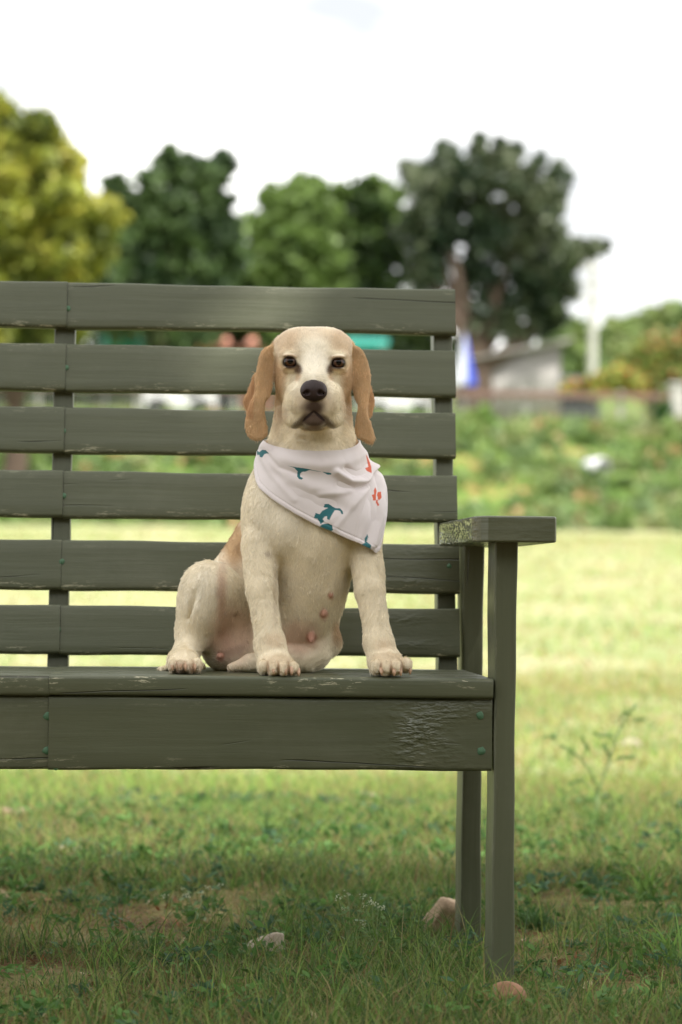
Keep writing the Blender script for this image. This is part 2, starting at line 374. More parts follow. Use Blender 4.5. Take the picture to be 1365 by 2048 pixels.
for a0, b0, k in (((905, 400), (820, 338), 40), ((930, 380), (900, 300), 50), ((960, 380), (958, 270), 80), ((990, 380), (1000, 280), 70), ((1020, 400), (1085, 315), 80), ((1050, 430), (1140, 350), 90), ((1080, 470), (1130, 380), 50), ((1110, 510), (1215, 492), 70), ((1100, 540), (1160, 520), 60), ((1070, 420), (1120, 330), 60), ((850, 380), (808, 330), 50), ((1110, 560), (1150, 590), 50), ((1090, 600), (1130, 640), 40), ((890, 350), (880, 290), 40), ((1000, 360), (1035, 290), 40), ((870, 400), (850, 330), 40)):
    for i in range(k*11):
        t = (i/(k*11))**.8; p = at(a0[0]+(b0[0]-a0[0])*t, a0[1]+(b0[1]-a0[1])*t, 58); sp.append(p+rng.normal(size=3)*np.array([.13, .5, .14])*(1.35-t))
tree('leafy_tree', 'grey green tree with ragged spiky top rising above the right end of the bench', 58, 940,
     [(850, 403, 26), (900, 423, 36), (955, 400, 29), (1000, 440, 34), (1055, 470, 28), (1095, 470, 19), (880, 468, 64), (970, 468, 71), (1060, 478, 57), (1110, 478, 31), (830, 448, 47), (1100, 540, 40), (850, 540, 52), (1050, 560, 50), (1090, 620, 36), (1020, 630, 33), (960, 550, 41), (960, 620, 36), (1010, 655, 29), (1070, 645, 28), (1050, 674, 22), (1088, 655, 21), (930, 680, 26), (1045, 610, 34)],
     GY, 820, .15, .42, extra=np.array(sp), elong=2.3, subs=3)
for i, (nm, lb, Y, lobes, cols) in enumerate((
    ('leafy_tree', 'pale distant tree on the horizon at the right edge', 120, [(1300, 640, 32), (1345, 635, 30), (1390, 640, 40), (1270, 665, 30), (1330, 680, 40), (1395, 690, 40), (1290, 730, 40), (1350, 740, 40)], HZ),
    ('leafy_tree', 'pale distant tree just right of the utility pole', 112, [(1225, 660, 24), (1250, 670, 24), (1235, 700, 34), (1200, 690, 26), (1265, 700, 30), (1220, 740, 34), (1260, 750, 30)], HZ),
    ('leafy_tree', 'pale distant tree left of the utility pole above the shed', 106, [(1130, 655, 20), (1155, 660, 22), (1140, 690, 30), (1170, 700, 26), (1110, 690, 26), (1140, 730, 34), (1180, 740, 34), (1100, 740, 30)], HZ))):
    tree(nm, lb, Y, lobes[0][0], lobes, cols, 900, .3, .2, 'distant hazy trees on the right')
def bush(name, label, Y, lobes, cols, leaf, per, cat='shrub', group=None, flowers=None):
    bx, by = lobes[0][0], lobes[0][1]; X = at(bx, by, Y)[0]; z0 = float(terrain(X, Y)); t = empty(name, (X, Y, z0), label, cat, group)
    P, Nn = crown_pts(lobes, per, Y); P[:, 2] = np.maximum(P[:, 2], z0+.02)
    V, Q = leaf_quads(P, rng.uniform(.7, 1.3, len(P))*leaf, None, 1.6, .3, Nn); cols = np.array(cols)
    mesh_np('foliage', V, Q, leaf_m, t, col=np.repeat(cols[rng.integers(0, len(cols), len(P))]*rng.uniform(.75, 1.25, (len(P), 1)), 4, 0))
    st = [tube([(X+dx, Y, z0-.05), (X+dx*2, Y, z0+.5)], [.03, .015], 5) for dx in (-.25, -.1, .1, .25)]
    v, q = merge(st); mesh_np('stem', v, q, bark_m, t)
    if flowers:
        k = flowers[0]; s = rng.integers(0, len(P), k); fp = P[s]+Nn[s]*.08
        V, Q = leaf_quads(fp, rng.uniform(.7, 1.4, k)*leaf*.9, None, 1.1, .3); fc = np.array(flowers[1])[rng.integers(0, len(flowers[1]), k)]
        mesh_np('flower', V, Q, leaf_m, t, col=np.repeat(fc, 4, 0))['kind'] = 'stuff'
    return t
bush('flowering_bush', 'tall bush dotted with red and orange flowers at the right edge behind the fence', 53, [(1340, 740, 48), (1290, 735, 42), (1370, 700, 45), (1310, 700, 34), (1330, 790, 40), (1385, 770, 45)], [(.20, .27, .06), (.28, .33, .07), (.14, .20, .05)], .13, 700, flowers=(900, [(.46, .12, .08), (.50, .28, .10), (.48, .42, .16)]))
bush('flowering_bush', 'lower yellow green bush with red tips beside the dark hut', 52, [(1240, 755, 30), (1210, 765, 24), (1180, 775, 20), (1270, 770, 28), (1140, 778, 14)], [(.26, .34, .06), (.34, .38, .08), (.18, .26, .05)], .12, 800, flowers=(330, [(.62, .13, .07), (.66, .5, .12)]))
bush('conifer_shrub', 'small dark green conical shrub by the white gate pillar', 47.2, [(1332, 835, 22), (1331, 818, 15), (1333, 850, 24)], [(.03, .09, .02), (.06, .15, .03)], .08, 1500)
bush('weed_bush', 'light green shrubby weed in front of the fence beside the bench end', 46.5, [(962, 830, 20), (955, 850, 26), (975, 855, 22)], [(.14, .25, .05), (.20, .32, .07)], .10, 1100)
tall = []
for hx in range(-80, 900, 52): tall += [(hx, 640+18*math.sin(hx), 44), (hx+20, 715, 48), (hx, 780, 40)]
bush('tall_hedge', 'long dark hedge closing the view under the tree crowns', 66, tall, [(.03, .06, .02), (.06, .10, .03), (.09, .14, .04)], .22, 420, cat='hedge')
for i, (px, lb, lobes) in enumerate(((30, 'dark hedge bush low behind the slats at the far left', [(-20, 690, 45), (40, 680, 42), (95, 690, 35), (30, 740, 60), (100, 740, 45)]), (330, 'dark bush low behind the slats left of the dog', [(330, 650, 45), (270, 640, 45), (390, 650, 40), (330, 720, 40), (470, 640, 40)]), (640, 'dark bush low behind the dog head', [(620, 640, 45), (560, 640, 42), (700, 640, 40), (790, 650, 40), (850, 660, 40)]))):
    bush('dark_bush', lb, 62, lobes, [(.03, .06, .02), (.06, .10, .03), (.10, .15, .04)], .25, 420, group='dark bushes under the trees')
# ------------------------------------------------------------------ far structures
def box_bm(x0, x1, y0, y1, z0, z1, bev=0., seg=2):
    bm = bmesh.new(); bmesh.ops.create_cube(bm, size=1)
    for v in bm.verts: v.co = Vector(((x0+x1)/2+v.co.x*(x1-x0), (y0+y1)/2+v.co.y*(y1-y0), (z0+z1)/2+v.co.z*(z1-z0)))
    if bev: bmesh.ops.bevel(bm, geom=bm.edges[:], offset=bev, segments=seg, affect='EDGES', profile=.5)
    return bm
def join_bms(l):
    r = bmesh.new()
    for b in l:
        m = bpy.data.meshes.new('t'); b.to_mesh(m); b.free(); r.from_mesh(m); bpy.data.meshes.remove(m)
    return r
def pbox(a, b, Y, d, bev=.01):               # box whose front face spans photo points a..b at depth Y
    p = at(a[0], a[1], Y); q = at(b[0], b[1], Y)
    return box_bm(min(p[0], q[0]), max(p[0], q[0]), Y, Y+d, min(p[2], q[2]), max(p[2], q[2]), bev)
def corr(x0, x1, y, z_of, zb, n=60):         # corrugated upright sheet with a sloping top
    xs = np.linspace(x0, x1, n); off = .03*np.sin(np.arange(n)*np.pi*.5)
    V = []
    for i, x in enumerate(xs):
        V += [(x, y+off[i], zb), (x, y+off[i], z_of(x)), (x, y+off[i]+.02, z_of(x)), (x, y+off[i]+.02, zb)]
    Q = []
    for i in range(n-1):
        for k in range(4): Q.append((4*i+k, 4*i+(k+1) % 4, 4*i+4+(k+1) % 4, 4*i+4+k))
    return np.array(V), np.array(Q)
shed_m = simple('grey_sheet', (.36, .34, .32), .6, .15, 1.2); terr_m = simple('terracotta', (.62, .27, .17), .8, .15, 2); teal_m = simple('teal', (.02, .30, .24), .6, .1, 2)
white_m = simple('white_paint', (.8, .8, .8), .5, .05, 3); dark_m = simple('dark_sheet', (.03, .035, .045), .6, .2, 3); red_m = simple('dull_red', (.35, .05, .04), .6, .2, 3)
conc_m = simple('concrete', (.48, .47, .43), .85, .12, 2); rust_m = simple('rusty_rail', (.20, .12, .095), .8, .25, 3); wire_m = simple('grey_wire', (.33, .33, .30), .6, .1, 3)
def shed():
    Y = 58; a = at(944, 722, Y); b = at(1122, 688, Y); zb = float(terrain(a[0], Y))-.1
    t = empty('shed', (a[0], Y, zb), 'pale grey shed with a sloping roofline under the ragged tree', 'shed')
    zf = lambda x: a[2]+(b[2]-a[2])*(x-a[0])/(b[0]-a[0])
    v, q = corr(a[0], b[0], Y, zf, zb); mesh_np('wall', v, q, shed_m, t)
    v, q = corr(a[0], b[0], Y+3.5, zf, zb); mesh_np('wall', v, q, shed_m, t)
    for X in (a[0], b[0]): from_bm('wall', box_bm(X-.04, X+.0, Y+.06, Y+3.44, zb, zf(X)-.05), shed_m, t)
    V = np.array([(a[0]-.25, Y-.3, zf(a[0]-.25)+.01), (b[0]+.25, Y-.3, zf(b[0]+.25)+.01), (b[0]+.25, Y+3.8, zf(b[0]+.25)+.01), (a[0]-.25, Y+3.8, zf(a[0]-.25)+.01)])
    V = np.concatenate([V, V+np.array([0, 0, .07])]); mesh_np('roof', V, np.array([(0, 3, 2, 1), (4, 5, 6, 7), (0, 1, 5, 4), (1, 2, 6, 5), (2, 3, 7, 6), (3, 0, 4, 7)]), shed_m, t)
shed()
def hut():
    Y = 60; t0 = at(1112, 722, Y); t1 = at(1205, 722, Y); zb = float(terrain(t0[0], Y))
    t = empty('low_hut', (t0[0], Y, zb), 'low dark roofed hut with a dull red band beside the shed', 'hut')
    from_bm('wall', box_bm(t0[0]+.05, t1[0]-.05, Y+.1, Y+2.9, zb-.1, at(0, 757, Y)[2]), dark_m, t)
    from_bm('red_band', box_bm(t0[0]+.3, t1[0]+.3, Y-.02, Y+.08, at(0, 765, Y)[2], at(0, 752, Y)[2], .01), red_m, t)
    rf = bmesh.new(); za, zc = at(0, 752, Y)[2]+.01, at(0, 724, Y)[2]
    vs = [rf.verts.new(p) for p in ((t0[0]-.1, Y-.2, za), (t1[0]+.1, Y-.2, za), (t1[0]-.3, Y+1.4, zc), (t0[0]+.1, Y+1.4, zc), (t0[0]-.1, Y+3, za), (t1[0]+.1, Y+3, za))]
    for f in ((0, 1, 2, 3), (3, 2, 5, 4), (0, 3, 4), (1, 5, 2), (0, 4, 5, 1)): rf.faces.new([vs[i] for i in f])
    from_bm('roof', rf, dark_m, t)
hut()
def building(name, label, cat, Y, a, b, mat, roofmat, depth=4, group=None):
    p = at(a[0], a[1], Y); q = at(b[0], b[1], Y); zb = float(terrain(p[0], Y))-.1
    t = empty(name, (p[0], Y, zb), label, cat, group)
    from_bm('wall', box_bm(p[0], q[0], Y, Y+depth, zb, p[2]-.25), mat, t)
    rf = bmesh.new(); z0, z1 = p[2]-.248, p[2]+.35; x0, x1 = p[0]-.25, q[0]+.25
    vs = [rf.verts.new(c) for c in ((x0, Y-.3, z0), (x1, Y-.3, z0), (x1, Y+depth/2, z1), (x0, Y+depth/2, z1), (x0, Y+depth+.3, z0), (x1, Y+depth+.3, z0))]
    for f in ((0, 1, 2, 3), (3, 2, 5, 4), (0, 3, 4), (1, 5, 2), (0, 4, 5, 1)): rf.faces.new([vs[i] for i in f])
    from_bm('roof', rf, roofmat, t); w_ = (q[0]-p[0])
    from_bm('door', box_bm(p[0]+w_*.15, p[0]+w_*.15+.8, Y-.03, Y-.003, zb+.1, zb+1.8, .01), dark_m, t)
    from_bm('window', box_bm(p[0]+w_*.6, p[0]+w_*.6+.7, Y-.03, Y-.003, zb+.9, zb+1.6, .01), dark_m, t); return t
building('small_house', 'terracotta house seen through the slats left of the dog head', 'house', 61.5, (400, 680), (552, 800), terr_m, terr_m, 5)
def awning(label, Y, a, b):
    p = at(a[0], a[1], Y); q = at(b[0], b[1], Y); zb = float(terrain(p[0], Y)); t = empty('awning', ((p[0]+q[0])/2, Y, zb), label, 'awning', 'teal awnings behind the bench')
    V = []; n = 24
    for i in range(n+1):
        x = p[0]+(q[0]-p[0])*i/n; s = .04*math.sin(i*1.6)
        V += [(x, Y-.8, q[2]+s), (x, Y-.8, q[2]+.18+s), (x, Y, p[2]), (x, Y+.8, q[2]+.18+s), (x, Y+.8, q[2]+s)]
    Q = [(5*i+k, 5*i+5+k, 5*i+6+k, 5*i+1+k) for i in range(n) for k in range(4)]
    mesh_np('canopy', np.array(V), np.array(Q), teal_m, t)
    for sx in (p[0]+.1, q[0]-.1):
        for sy in (-.7, .7): v, f = tube([(sx, Y+sy, zb-.1), (sx, Y+sy, q[2]+.1)], .03, 6); mesh_np('pole', v, f, wire_m, t)
awning('teal awning behind the slats left of the dog', 58, (205, 672), (285, 695)); awning('teal awning behind the slats right of the dog head', 58, (688, 676), (772, 698))
def trailer(label, Y, a, b, wheel=True):     # white box-bodied vehicle
    p = at(a[0], a[1], Y); q = at(b[0], b[1], Y); zb = float(terrain(p[0], Y)); t = empty('parked_van', (p[0], Y, zb), label, 'van', 'pale vans behind the fence')
    H = p[2]; x0, x1 = p[0], q[0]; d = 1.8
    prof = [(0, zb+.35), (0, H-.1), (.08, H), ((x1-x0)*.78, H), ((x1-x0)*.88, zb+1.0), (x1-x0, zb+.85), (x1-x0, zb+.35)]
    bm = bmesh.new(); r1 = [bm.verts.new((x0+u, Y, z)) for u, z in prof]; r2 = [bm.verts.new((x0+u, Y+d, z)) for u, z in prof]
    bm.faces.new(r1); bm.faces.new(r2[::-1])
    for i in range(len(prof)): bm.faces.new((r1[i], r2[i], r2[(i+1) % len(prof)], r1[(i+1) % len(prof)]))
    bmesh.ops.recalc_face_normals(bm, faces=bm.faces[:]); bmesh.ops.bevel(bm, geom=bm.edges[:], offset=.04, segments=2, affect='EDGES'); from_bm('body', bm, white_m, t)
    from_bm('window', box_bm(x0+(x1-x0)*.6, x0+(x1-x0)*.76, Y-.012, Y-.002, zb+.95, H-.15, .004), dark_m, t)
    for u in (.2, .8):
        for yy in (Y+.02, Y+d-.02):
            v, f = tube([(x0+(x1-x0)*u, yy-.1, zb+.3), (x0+(x1-x0)*u, yy+.1, zb+.3)], .3, 16); c = len(v); v = np.concatenate([v, [(x0+(x1-x0)*u, yy-.1, zb+.3)]])
            mesh_np('wheel', v, [f, np.array([(k, (k+1) % 16, c) for k in range(16)])], dark_m, t)
trailer('white van seen between the slats right of the dog', 53, (728, 770), (866, 850)); trailer('grey white van seen between the slats left of the dog', 53, (286, 780), (432, 850))
def parasol():
    Y = 50; ap = at(930, 668, Y); bt = at(930, 772, Y); X = ap[0]; zb = float(terrain(X, Y)); t = empty('parasol', (X, Y, zb), 'half folded blue and white parasol beside the bench end', 'parasol')
    n = 16; rings = [(ap[2], .02), (ap[2]-.25, .07), (ap[2]-.6, .13), (bt[2]+.1, .24), (bt[2], .22)]; V = []; C = []
    for z, r in rings:
        for k in range(n*2):
            a = math.pi*k/n; rr = r*(1+.18*math.cos(a*8)); V.append((X+rr*math.cos(a), Y+rr*math.sin(a), z)); C.append((.72, .74, .8) if 2.2 < a < 4.9 else (.04, .09, .55))
    m = n*2; Q = [(i*m+k, i*m+(k+1) % m, (i+1)*m+(k+1) % m, (i+1)*m+k) for i in range(4) for k in range(m)]
    mesh_np('canopy', np.array(V), np.array(Q), attrmat('parasol_cloth', .8), t, smooth=True, col=np.array(C))
    v, f = tube([(X, Y, zb-.1), (X, Y, ap[2]+.08)], .025, 8); mesh_np('pole', v, f, wire_m, t)
parasol()
def utility_pole():
    Y = 75; a = at(1187, 500, Y); X = a[0]; zb = float(terrain(X, Y)); t = empty('utility_pole', (X, Y, zb), 'pale concrete utility pole with crossarms against the white sky', 'utility pole')
    v, f = tube([(X, Y, zb-.2), (X, Y, at(0, 630, Y)[2]), (X, Y, a[2])], [.17, .14, .08], 10); mesh_np('pole', v, f, conc_m, t)
    for py, wd in ((515, .55), (545, .7), (575, .5)):
        z = at(0, py, Y)[2]; from_bm('crossarm', box_bm(X-wd, X+wd, Y-.16, Y-.105, z-.05, z+.05, .01), conc_m, t)
        for s in (-.9, -.45, .45, .9): v, f = tube([(X+wd*s, Y-.13, z+.052), (X+wd*s, Y-.13, z+.12), (X+wd*s, Y-.13, z+.2)], [.03, .05, .02], 6); mesh_np('insulator', v, f, white_m, t)
utility_pole()
def post_box(name, label, cat, px0, px1, py0, Y, mat, group=None):
    p = at(px0, py0, Y); q = at(px1, py0, Y); zb = float(terrain(p[0], Y))-.1; t = empty(name, ((p[0]+q[0])/2, Y, zb), label, cat, group)
    from_bm('shaft', box_bm(p[0], q[0], Y, Y+q[0]-p[0], zb, p[2]-.08, .01), mat, t)
    from_bm('cap', box_bm(p[0]-.04, q[0]+.04, Y-.04, Y+q[0]-p[0]+.04, p[2]-.078, p[2], .015), mat, t)
post_box('gate_pillar', 'white gate pillar at the right edge of the photo', 'pillar', 1344, 1372, 765, 47.9, conc_m)
def fence():
    Y = 48; x0, x1 = at(-150, 800, Y)[0], at(1500, 800, Y)[0]; zr = at(700, 777, Y)[2]
    t = empty('wire_fence', (x0, Y, float(terrain(x0, Y))), 'wire mesh fence with rusty top rail along the top of the bank', 'fence')
    from_bm('top_rail', box_bm(x0, x1, Y-.03, Y+.03, zr-.13, zr, .01), rust_m, t)
    wires = []
    for x in np.arange(x0, x1, .115): zz = float(terrain(x, Y)); wires.append(tube([(x, Y+.035, zz), (x, Y+.035, zr-.14)], .008, 3))
    for k in range(5): zz = zr-.2-k*.13; wires.append(tube([(x0, Y+.045, zz), (x1, Y+.045, zz)], .008, 3))
    v, q = merge(wires); mesh_np('wire_mesh', v, q, wire_m, t)
    for x in np.arange(x0+.3, x1, 2.1): from_bm('post', box_bm(x-.05, x+.05, Y+.07, Y+.17, float(terrain(x, Y))-.2, zr+.05, .01), conc_m, t)
fence()
def drum():
    Y = 41.8; c = at(1190, 950, Y); r = .19; zb = c[2]-r; t = empty('plastic_drum', (c[0], Y, zb), 'white plastic drum lying in the weeds of the bank with its dark mouth showing', 'drum')
    d = Vector((.55, -.83, .08)).normalized(); p = Vector(c)+Vector((0, 0, .12))
    v, f = tube([p-d*.20, p-d*.195, p-d*.17, p-d*.1, p-d*.09, p-d*.08, p+d*.08, p+d*.09, p+d*.1, p+d*.2, p+d*.225, p+d*.237], [.01, r*.8, r, r, r*1.05, r, r, r*1.05, r, r, r*.98, r*.86], 24); mesh_np('shell', v, f, white_m, t, smooth=True)
    v, f = tube([p+d*.228, p+d*.230], [r*.86, .001], 24); mesh_np('mouth_shade', v, f, dark_m, t)  # dark disc across the mouth stands in for the shaded hollow
drum()
# ------------------------------------------------------------------ shade tree (stands outside the frame, throws the shade on bench and near lawn)
def shade_tree():
    B = np.array([3.1, -4.6, 0.]); t = empty('shade_tree', tuple(B), 'large leafy shade tree standing beside the photographer and shading the bench', 'tree')
    c0 = np.array([-.1, -.75, 0])+np.array(SUNV)*11.5
    k = 5400; q = rng.uniform(-1, 1, (k, 3)); q = q[(q**2).sum(1) < 1]; P = c0+q*np.array([3.9, 2.3, .8])
    cl = np.sin(P[:, 0]*2.3)*np.cos(P[:, 1]*2.1+P[:, 2]); P = P[rng.random(len(P)) < np.clip(.70+.35*cl, .25, 1)]
    V, Q = leaf_quads(P, rng.uniform(.22, .38, len(P)), None, 1.5, 1.2)
    mesh_np('crown', V, Q, leaf_m, t, col=np.repeat(np.array(MG)[rng.integers(1, 4, len(P))], 4, 0))
    parts = [tube([B, B+np.array([-.1, .1, 2.2]), c0*.3+B*.7+np.array([0, 0, 2.2])], [.25, .2, .15], 10)]; f = c0*.3+B*.7+np.array([0, 0, 2.2])
    for dx, dy in ((-2.6, 0), (2.6, .5), (0, 1.7), (-1.6, 1.4), (1.4, -1.6), (-1.6, -1.5)): parts.append(tube([f, (f+c0+np.array([dx, dy, 0]))/2+np.array([0, 0, -.3]), c0+np.array([dx, dy, 0])], [.12, .08, .03], 7))
    v, q = merge(parts); mesh_np('trunk', v, q, bark_m, t, smooth=True)
shade_tree()
def added_hedge():  # invented hedge out of view, cuts the low light from behind the camera
    t = empty('tall_hedge', (0, -13, 0), 'dense tall hedge added unseen behind the camera to dim the low sky light', 'hedge')
    n = 9000; P = np.stack([rng.uniform(-17, 17, n), -13+rng.normal(size=n)*.8, 6.2*rng.random(n)**.9], 1); V, Q = leaf_quads(P, rng.uniform(.35, .6, n), None, 1.4, .2)
    mesh_np('foliage', V, Q, leaf_m, t, col=np.repeat(np.array(DK)[rng.integers(0, 4, n)], 4, 0))
    v, q = merge([tube([(x, -13, -.1), (x, -13, 5)], [.1, .04], 6) for x in np.arange(-16, 17, 2.)]); mesh_np('stem', v, q, bark_m, t)
added_hedge()
# ------------------------------------------------------------------ bench
def paint_mat(name='bench_paint', knots=True):
    m = Mat(name); tc = m.n('TexCoord'); v = tc.outputs['Object']; uv = m.n('UVMap', uv_map='UVMap').outputs[0]
    sep = m.n('SeparateXYZ'); m.l(uv, sep.inputs[0])
    oi = m.n('ObjectInfo'); off = m.n('VectorMath', operation='ADD'); sc = m.n('VectorMath', operation='SCALE'); sc.inputs[3].default_value = 9.
    cmb = m.n('CombineXYZ'); m.l(oi.outputs['Random'], cmb.inputs[0]); m.l(oi.outputs['Random'], cmb.inputs[1]); m.l(cmb.outputs[0], sc.inputs[0])
    m.l(uv, off.inputs[0]); m.l(sc.outputs[0], off.inputs[1]); p = off.outputs[0]     # uv in metres, u along the grain
    big = m.noise(5, 4, .6, p, (.5, 1, 1)); grain = m.noise(60, 5, .65, p, (.05, 1.3, 1)); fine = m.noise(420, 3, .6, p, (.25, 1, 1))
    base = m.mix(big, (.078, .086, .050), (.114, .122, .074))
    base = m.mix(m.math('MULTIPLY', m.ramp(grain, [(.35, (0,)*3), (.7, (1,)*3)]), .35), base, (.062, .066, .036))
    # drying cracks: thin long dark lines following a warped grain
    wv = m.n('TexWave', wave_type='BANDS', bands_direction='Y'); wv.inputs['Scale'].default_value = 5.5; wv.inputs['Distortion'].default_value = 9; wv.inputs['Detail'].default_value = 2.5; wv.inputs['Detail Scale'].default_value = 1.1
    mp = m.n('Mapping'); mp.inputs['Scale'].default_value = (.22, 1.6, 1); m.l(p, mp.inputs[0]); m.l(mp.outputs[0], wv.inputs[0])
    line = m.ramp(wv.outputs[0], [(0, (1,)*3), (.012, (0,)*3)])
    cm = m.ramp(m.noise(7, 3, .5, p, (.45, 1.5, 1)), [(.56, (0,)*3), (.62, (1,)*3)])
    crack = m.math('MULTIPLY', line, cm)
    base = m.mix(m.math('MULTIPLY', crack, .75), base, (.022, .020, .013))
    # scuffs and chips: cream specks gathered along the long arrises, a few elsewhere
    att = m.n('Attribute', attribute_name='arris').outputs['Fac']
    cn = m.ramp(m.noise(95, 5, .75, p, (.32, 1.8, 1)), [(.555, (0,)*3), (.59, (1,)*3)]); reg = m.ramp(m.noise(9, 2, .5, p, (1, 1, 1)), [(.47, (0,)*3), (.56, (1,)*3)])
    chip = m.math('MULTIPLY', m.math('MULTIPLY', cn, reg), att)
    sp = m.ramp(m.noise(120, 2, .5, p, (.6, 1, 1)), [(.785, (0,)*3), (.80, (1,)*3)])
    chip = m.math('MAXIMUM', chip, sp)
    base = m.mix(chip, base, (.50, .47, .33))
    dust = m.ramp(m.noise(3.2, 6, .7, p), [(.5, (0,)*3), (.75, (1,)*3)])
    base = m.mix(m.math('MULTIPLY', dust, .16), base, (.26, .25, .19))
    m.color(base)
    rg = m.n('MapRange'); rg.inputs[3].default_value = .30; rg.inputs[4].default_value = .52; kn0 = m.n('Attribute', attribute_name='torn').outputs['Fac']; m.l(m.noise(30, 4, .6, p, (.3, 1, 1)), rg.inputs[0]); m.l(m.math('SUBTRACT', rg.outputs[0], m.math('MULTIPLY', kn0, .24)), m.b.inputs['Roughness']); m.l(m.math('ADD', m.math('MULTIPLY', kn0, .5), .38), m.b.inputs['Specular IOR Level'])

    b1 = m.bump(grain, .35, .0022); b2 = m.bump(fine, .20, .0006, b1); b3 = m.bump(m.math('SUBTRACT', 1., crack), .9, .0018, b2)
    # knobbly torn grain near the right ends
    kn = m.n('Attribute', attribute_name='torn').outputs['Fac']
    m.bump(m.math('MULTIPLY', m.noise(150, 2, .5, p, (.42, 1, 1)), m.math('MULTIPLY', kn, m.ramp(m.noise(22, 3, .6, p, (.5, 1, 1)), [(.36, (.1,)*3), (.6, (1,)*3)]))), 1., .011, b3)
    return m.m
PAINT = paint_mat()
PUTTY = simple('green_putty', (.055, .13, .065), .6, .25, 160, .5, .002, 300)
BX = -.7150                                     # middle seam; the bench is mirrored about it
SEAT_Z = .4946
def board(name, parent, length, width, thick, M, bev=.0045, torn=None, arris=1., warp=.0015):
    """board along local x (0..length), face height along local z (0..width), thickness along local y (0..thick); M places it"""
    bm = bmesh.new(); n = max(2, int(length/.04)); uvl = bm.loops.layers.uv.new('UVMap')
    prof = []; k = 3
    for (cx, cz, a0) in ((bev, bev, 180), (thick-bev, bev, 270), (thick-bev, width-bev, 0), (bev, width-bev, 90)):
        for i in range(k+1): a = R(a0+90*i/k); prof.append((cx+bev*math.cos(a), cz+bev*math.sin(a)))
    # extra rows on the front face
    rows = [width-bev-(width-2*bev)*i/5 for i in range(1, 5)]
    prof += [(0., z) for z in rows]
    P = len(prof); per = [0]
    for i in range(P): a, b = prof[i], prof[(i+1) % P]; per.append(per[-1]+math.hypot(a[0]-b[0], a[1]-b[1]))
    ph = (1.+width*300, 2., 4., 1.); rings = []
    for i in range(n+1):
        x = length*i/n; e = min(x, length-x); inset = .002 if e < 1e-6 else 0
        ring = []
        for (y, z) in prof:
            yy = y+warp*math.sin(x*5+ph[0]); zz = z+warp*.7*math.sin(x*7+ph[1])*(1 if z > width/2 else -1)+warp*.4*math.sin(x*31+ph[2])
            if inset: yy += (thick/2-y)*.02; zz += (width/2-z)*.004
            ring.append(bm.verts.new((x, yy, zz)))
        rings.append(ring)
    def quad(vs, uv):
        f = bm.faces.new(vs); f.smooth = True
        for l, u in zip(f.loops, uv): l[uvl].uv = u
    for i in range(n):
        x0, x1 = length*i/n, length*(i+1)/n
        for j in range(P):
            j2 = (j+1) % P; quad((rings[i][j], rings[i][j2], rings[i+1][j2], rings[i+1][j]), ((x0, per[j]), (x0, per[j+1]), (x1, per[j+1]), (x1, per[j])))
    for ring, s in ((rings[0], 1), (rings[-1], -1)):
        vs = ring[::-1] if s == 1 else ring
        f = bm.faces.new(vs)
        for l in f.loops: l[uvl].uv = (l.vert.co.y+3, l.vert.co.z); l.edge.smooth = False
    bmesh.ops.recalc_face_normals(bm, faces=bm.faces[:])
    al = bm.verts.layers.float.new('arris'); tl = bm.verts.layers.float.new('torn')
    for v in bm.verts:
        dz = min(v.co.z, width-v.co.z); v[al] = arris*max(0, 1-dz/(.010)) if v.co.y < thick*.6 else 0
        if v.co.z < width/2: v[al] *= 1.0
        else: v[al] *= .35
        if torn: v[tl] = max([s*math.exp(-((v.co.x-tx)/rx)**2-((v.co.z-tz)/rz)**2) for tx, tz, rx, rz, s in torn])
    bm.transform(M); return from_bm(name, bm, PAINT, parent)
def frame_M(p, ex, ez):                        # local x -> ex, local z -> ez, local y -> ez x ex
    ex = Vector(ex).normalized(); ez = Vector(ez); ez = (ez-ex*ez.dot(ex)).normalized(); ey = ez.cross(ex)
    return Matrix(((ex.x, ey.x, ez.x, p[0]), (ex.y, ey.y, ez.y, p[1]), (ex.z, ey.z, ez.z, p[2]), (0, 0, 0, 1)))
def plug(parent, p, nrm, r=.0052):
    bm = bmesh.new(); n = 14; nrm = Vector(nrm).normalized(); a = nrm.orthogonal().normalized(); b = nrm.cross(a); c = bm.verts.new(Vector(p)+nrm*.0005); ring = []
    for k in range(n):
        t = 2*math.pi*k/n; rr = r*(1+random.uniform(-.16, .16)); ring.append(bm.verts.new(Vector(p)+(a*math.cos(t)+b*math.sin(t))*rr-nrm*.0008))
    mid = [bm.verts.new((v.co-Vector(p))*.8+Vector(p)+nrm*.0012) for v in ring]
    for k in range(n):
        k2 = (k+1) % n; bm.faces.new((ring[k], ring[k2], mid[k2], mid[k])); bm.faces.new((mid[k], mid[k2], c))
    bmesh.ops.recalc_face_normals(bm, faces=bm.faces[:])
    mesh = from_bm('putty_plug', bm, PUTTY, None, True); bpy.context.view_layer.update()
    mesh.data.transform(Matrix.Translation(-parent.matrix_world.translation if parent.parent is None else -(parent.parent.location)))
    mesh.parent = parent
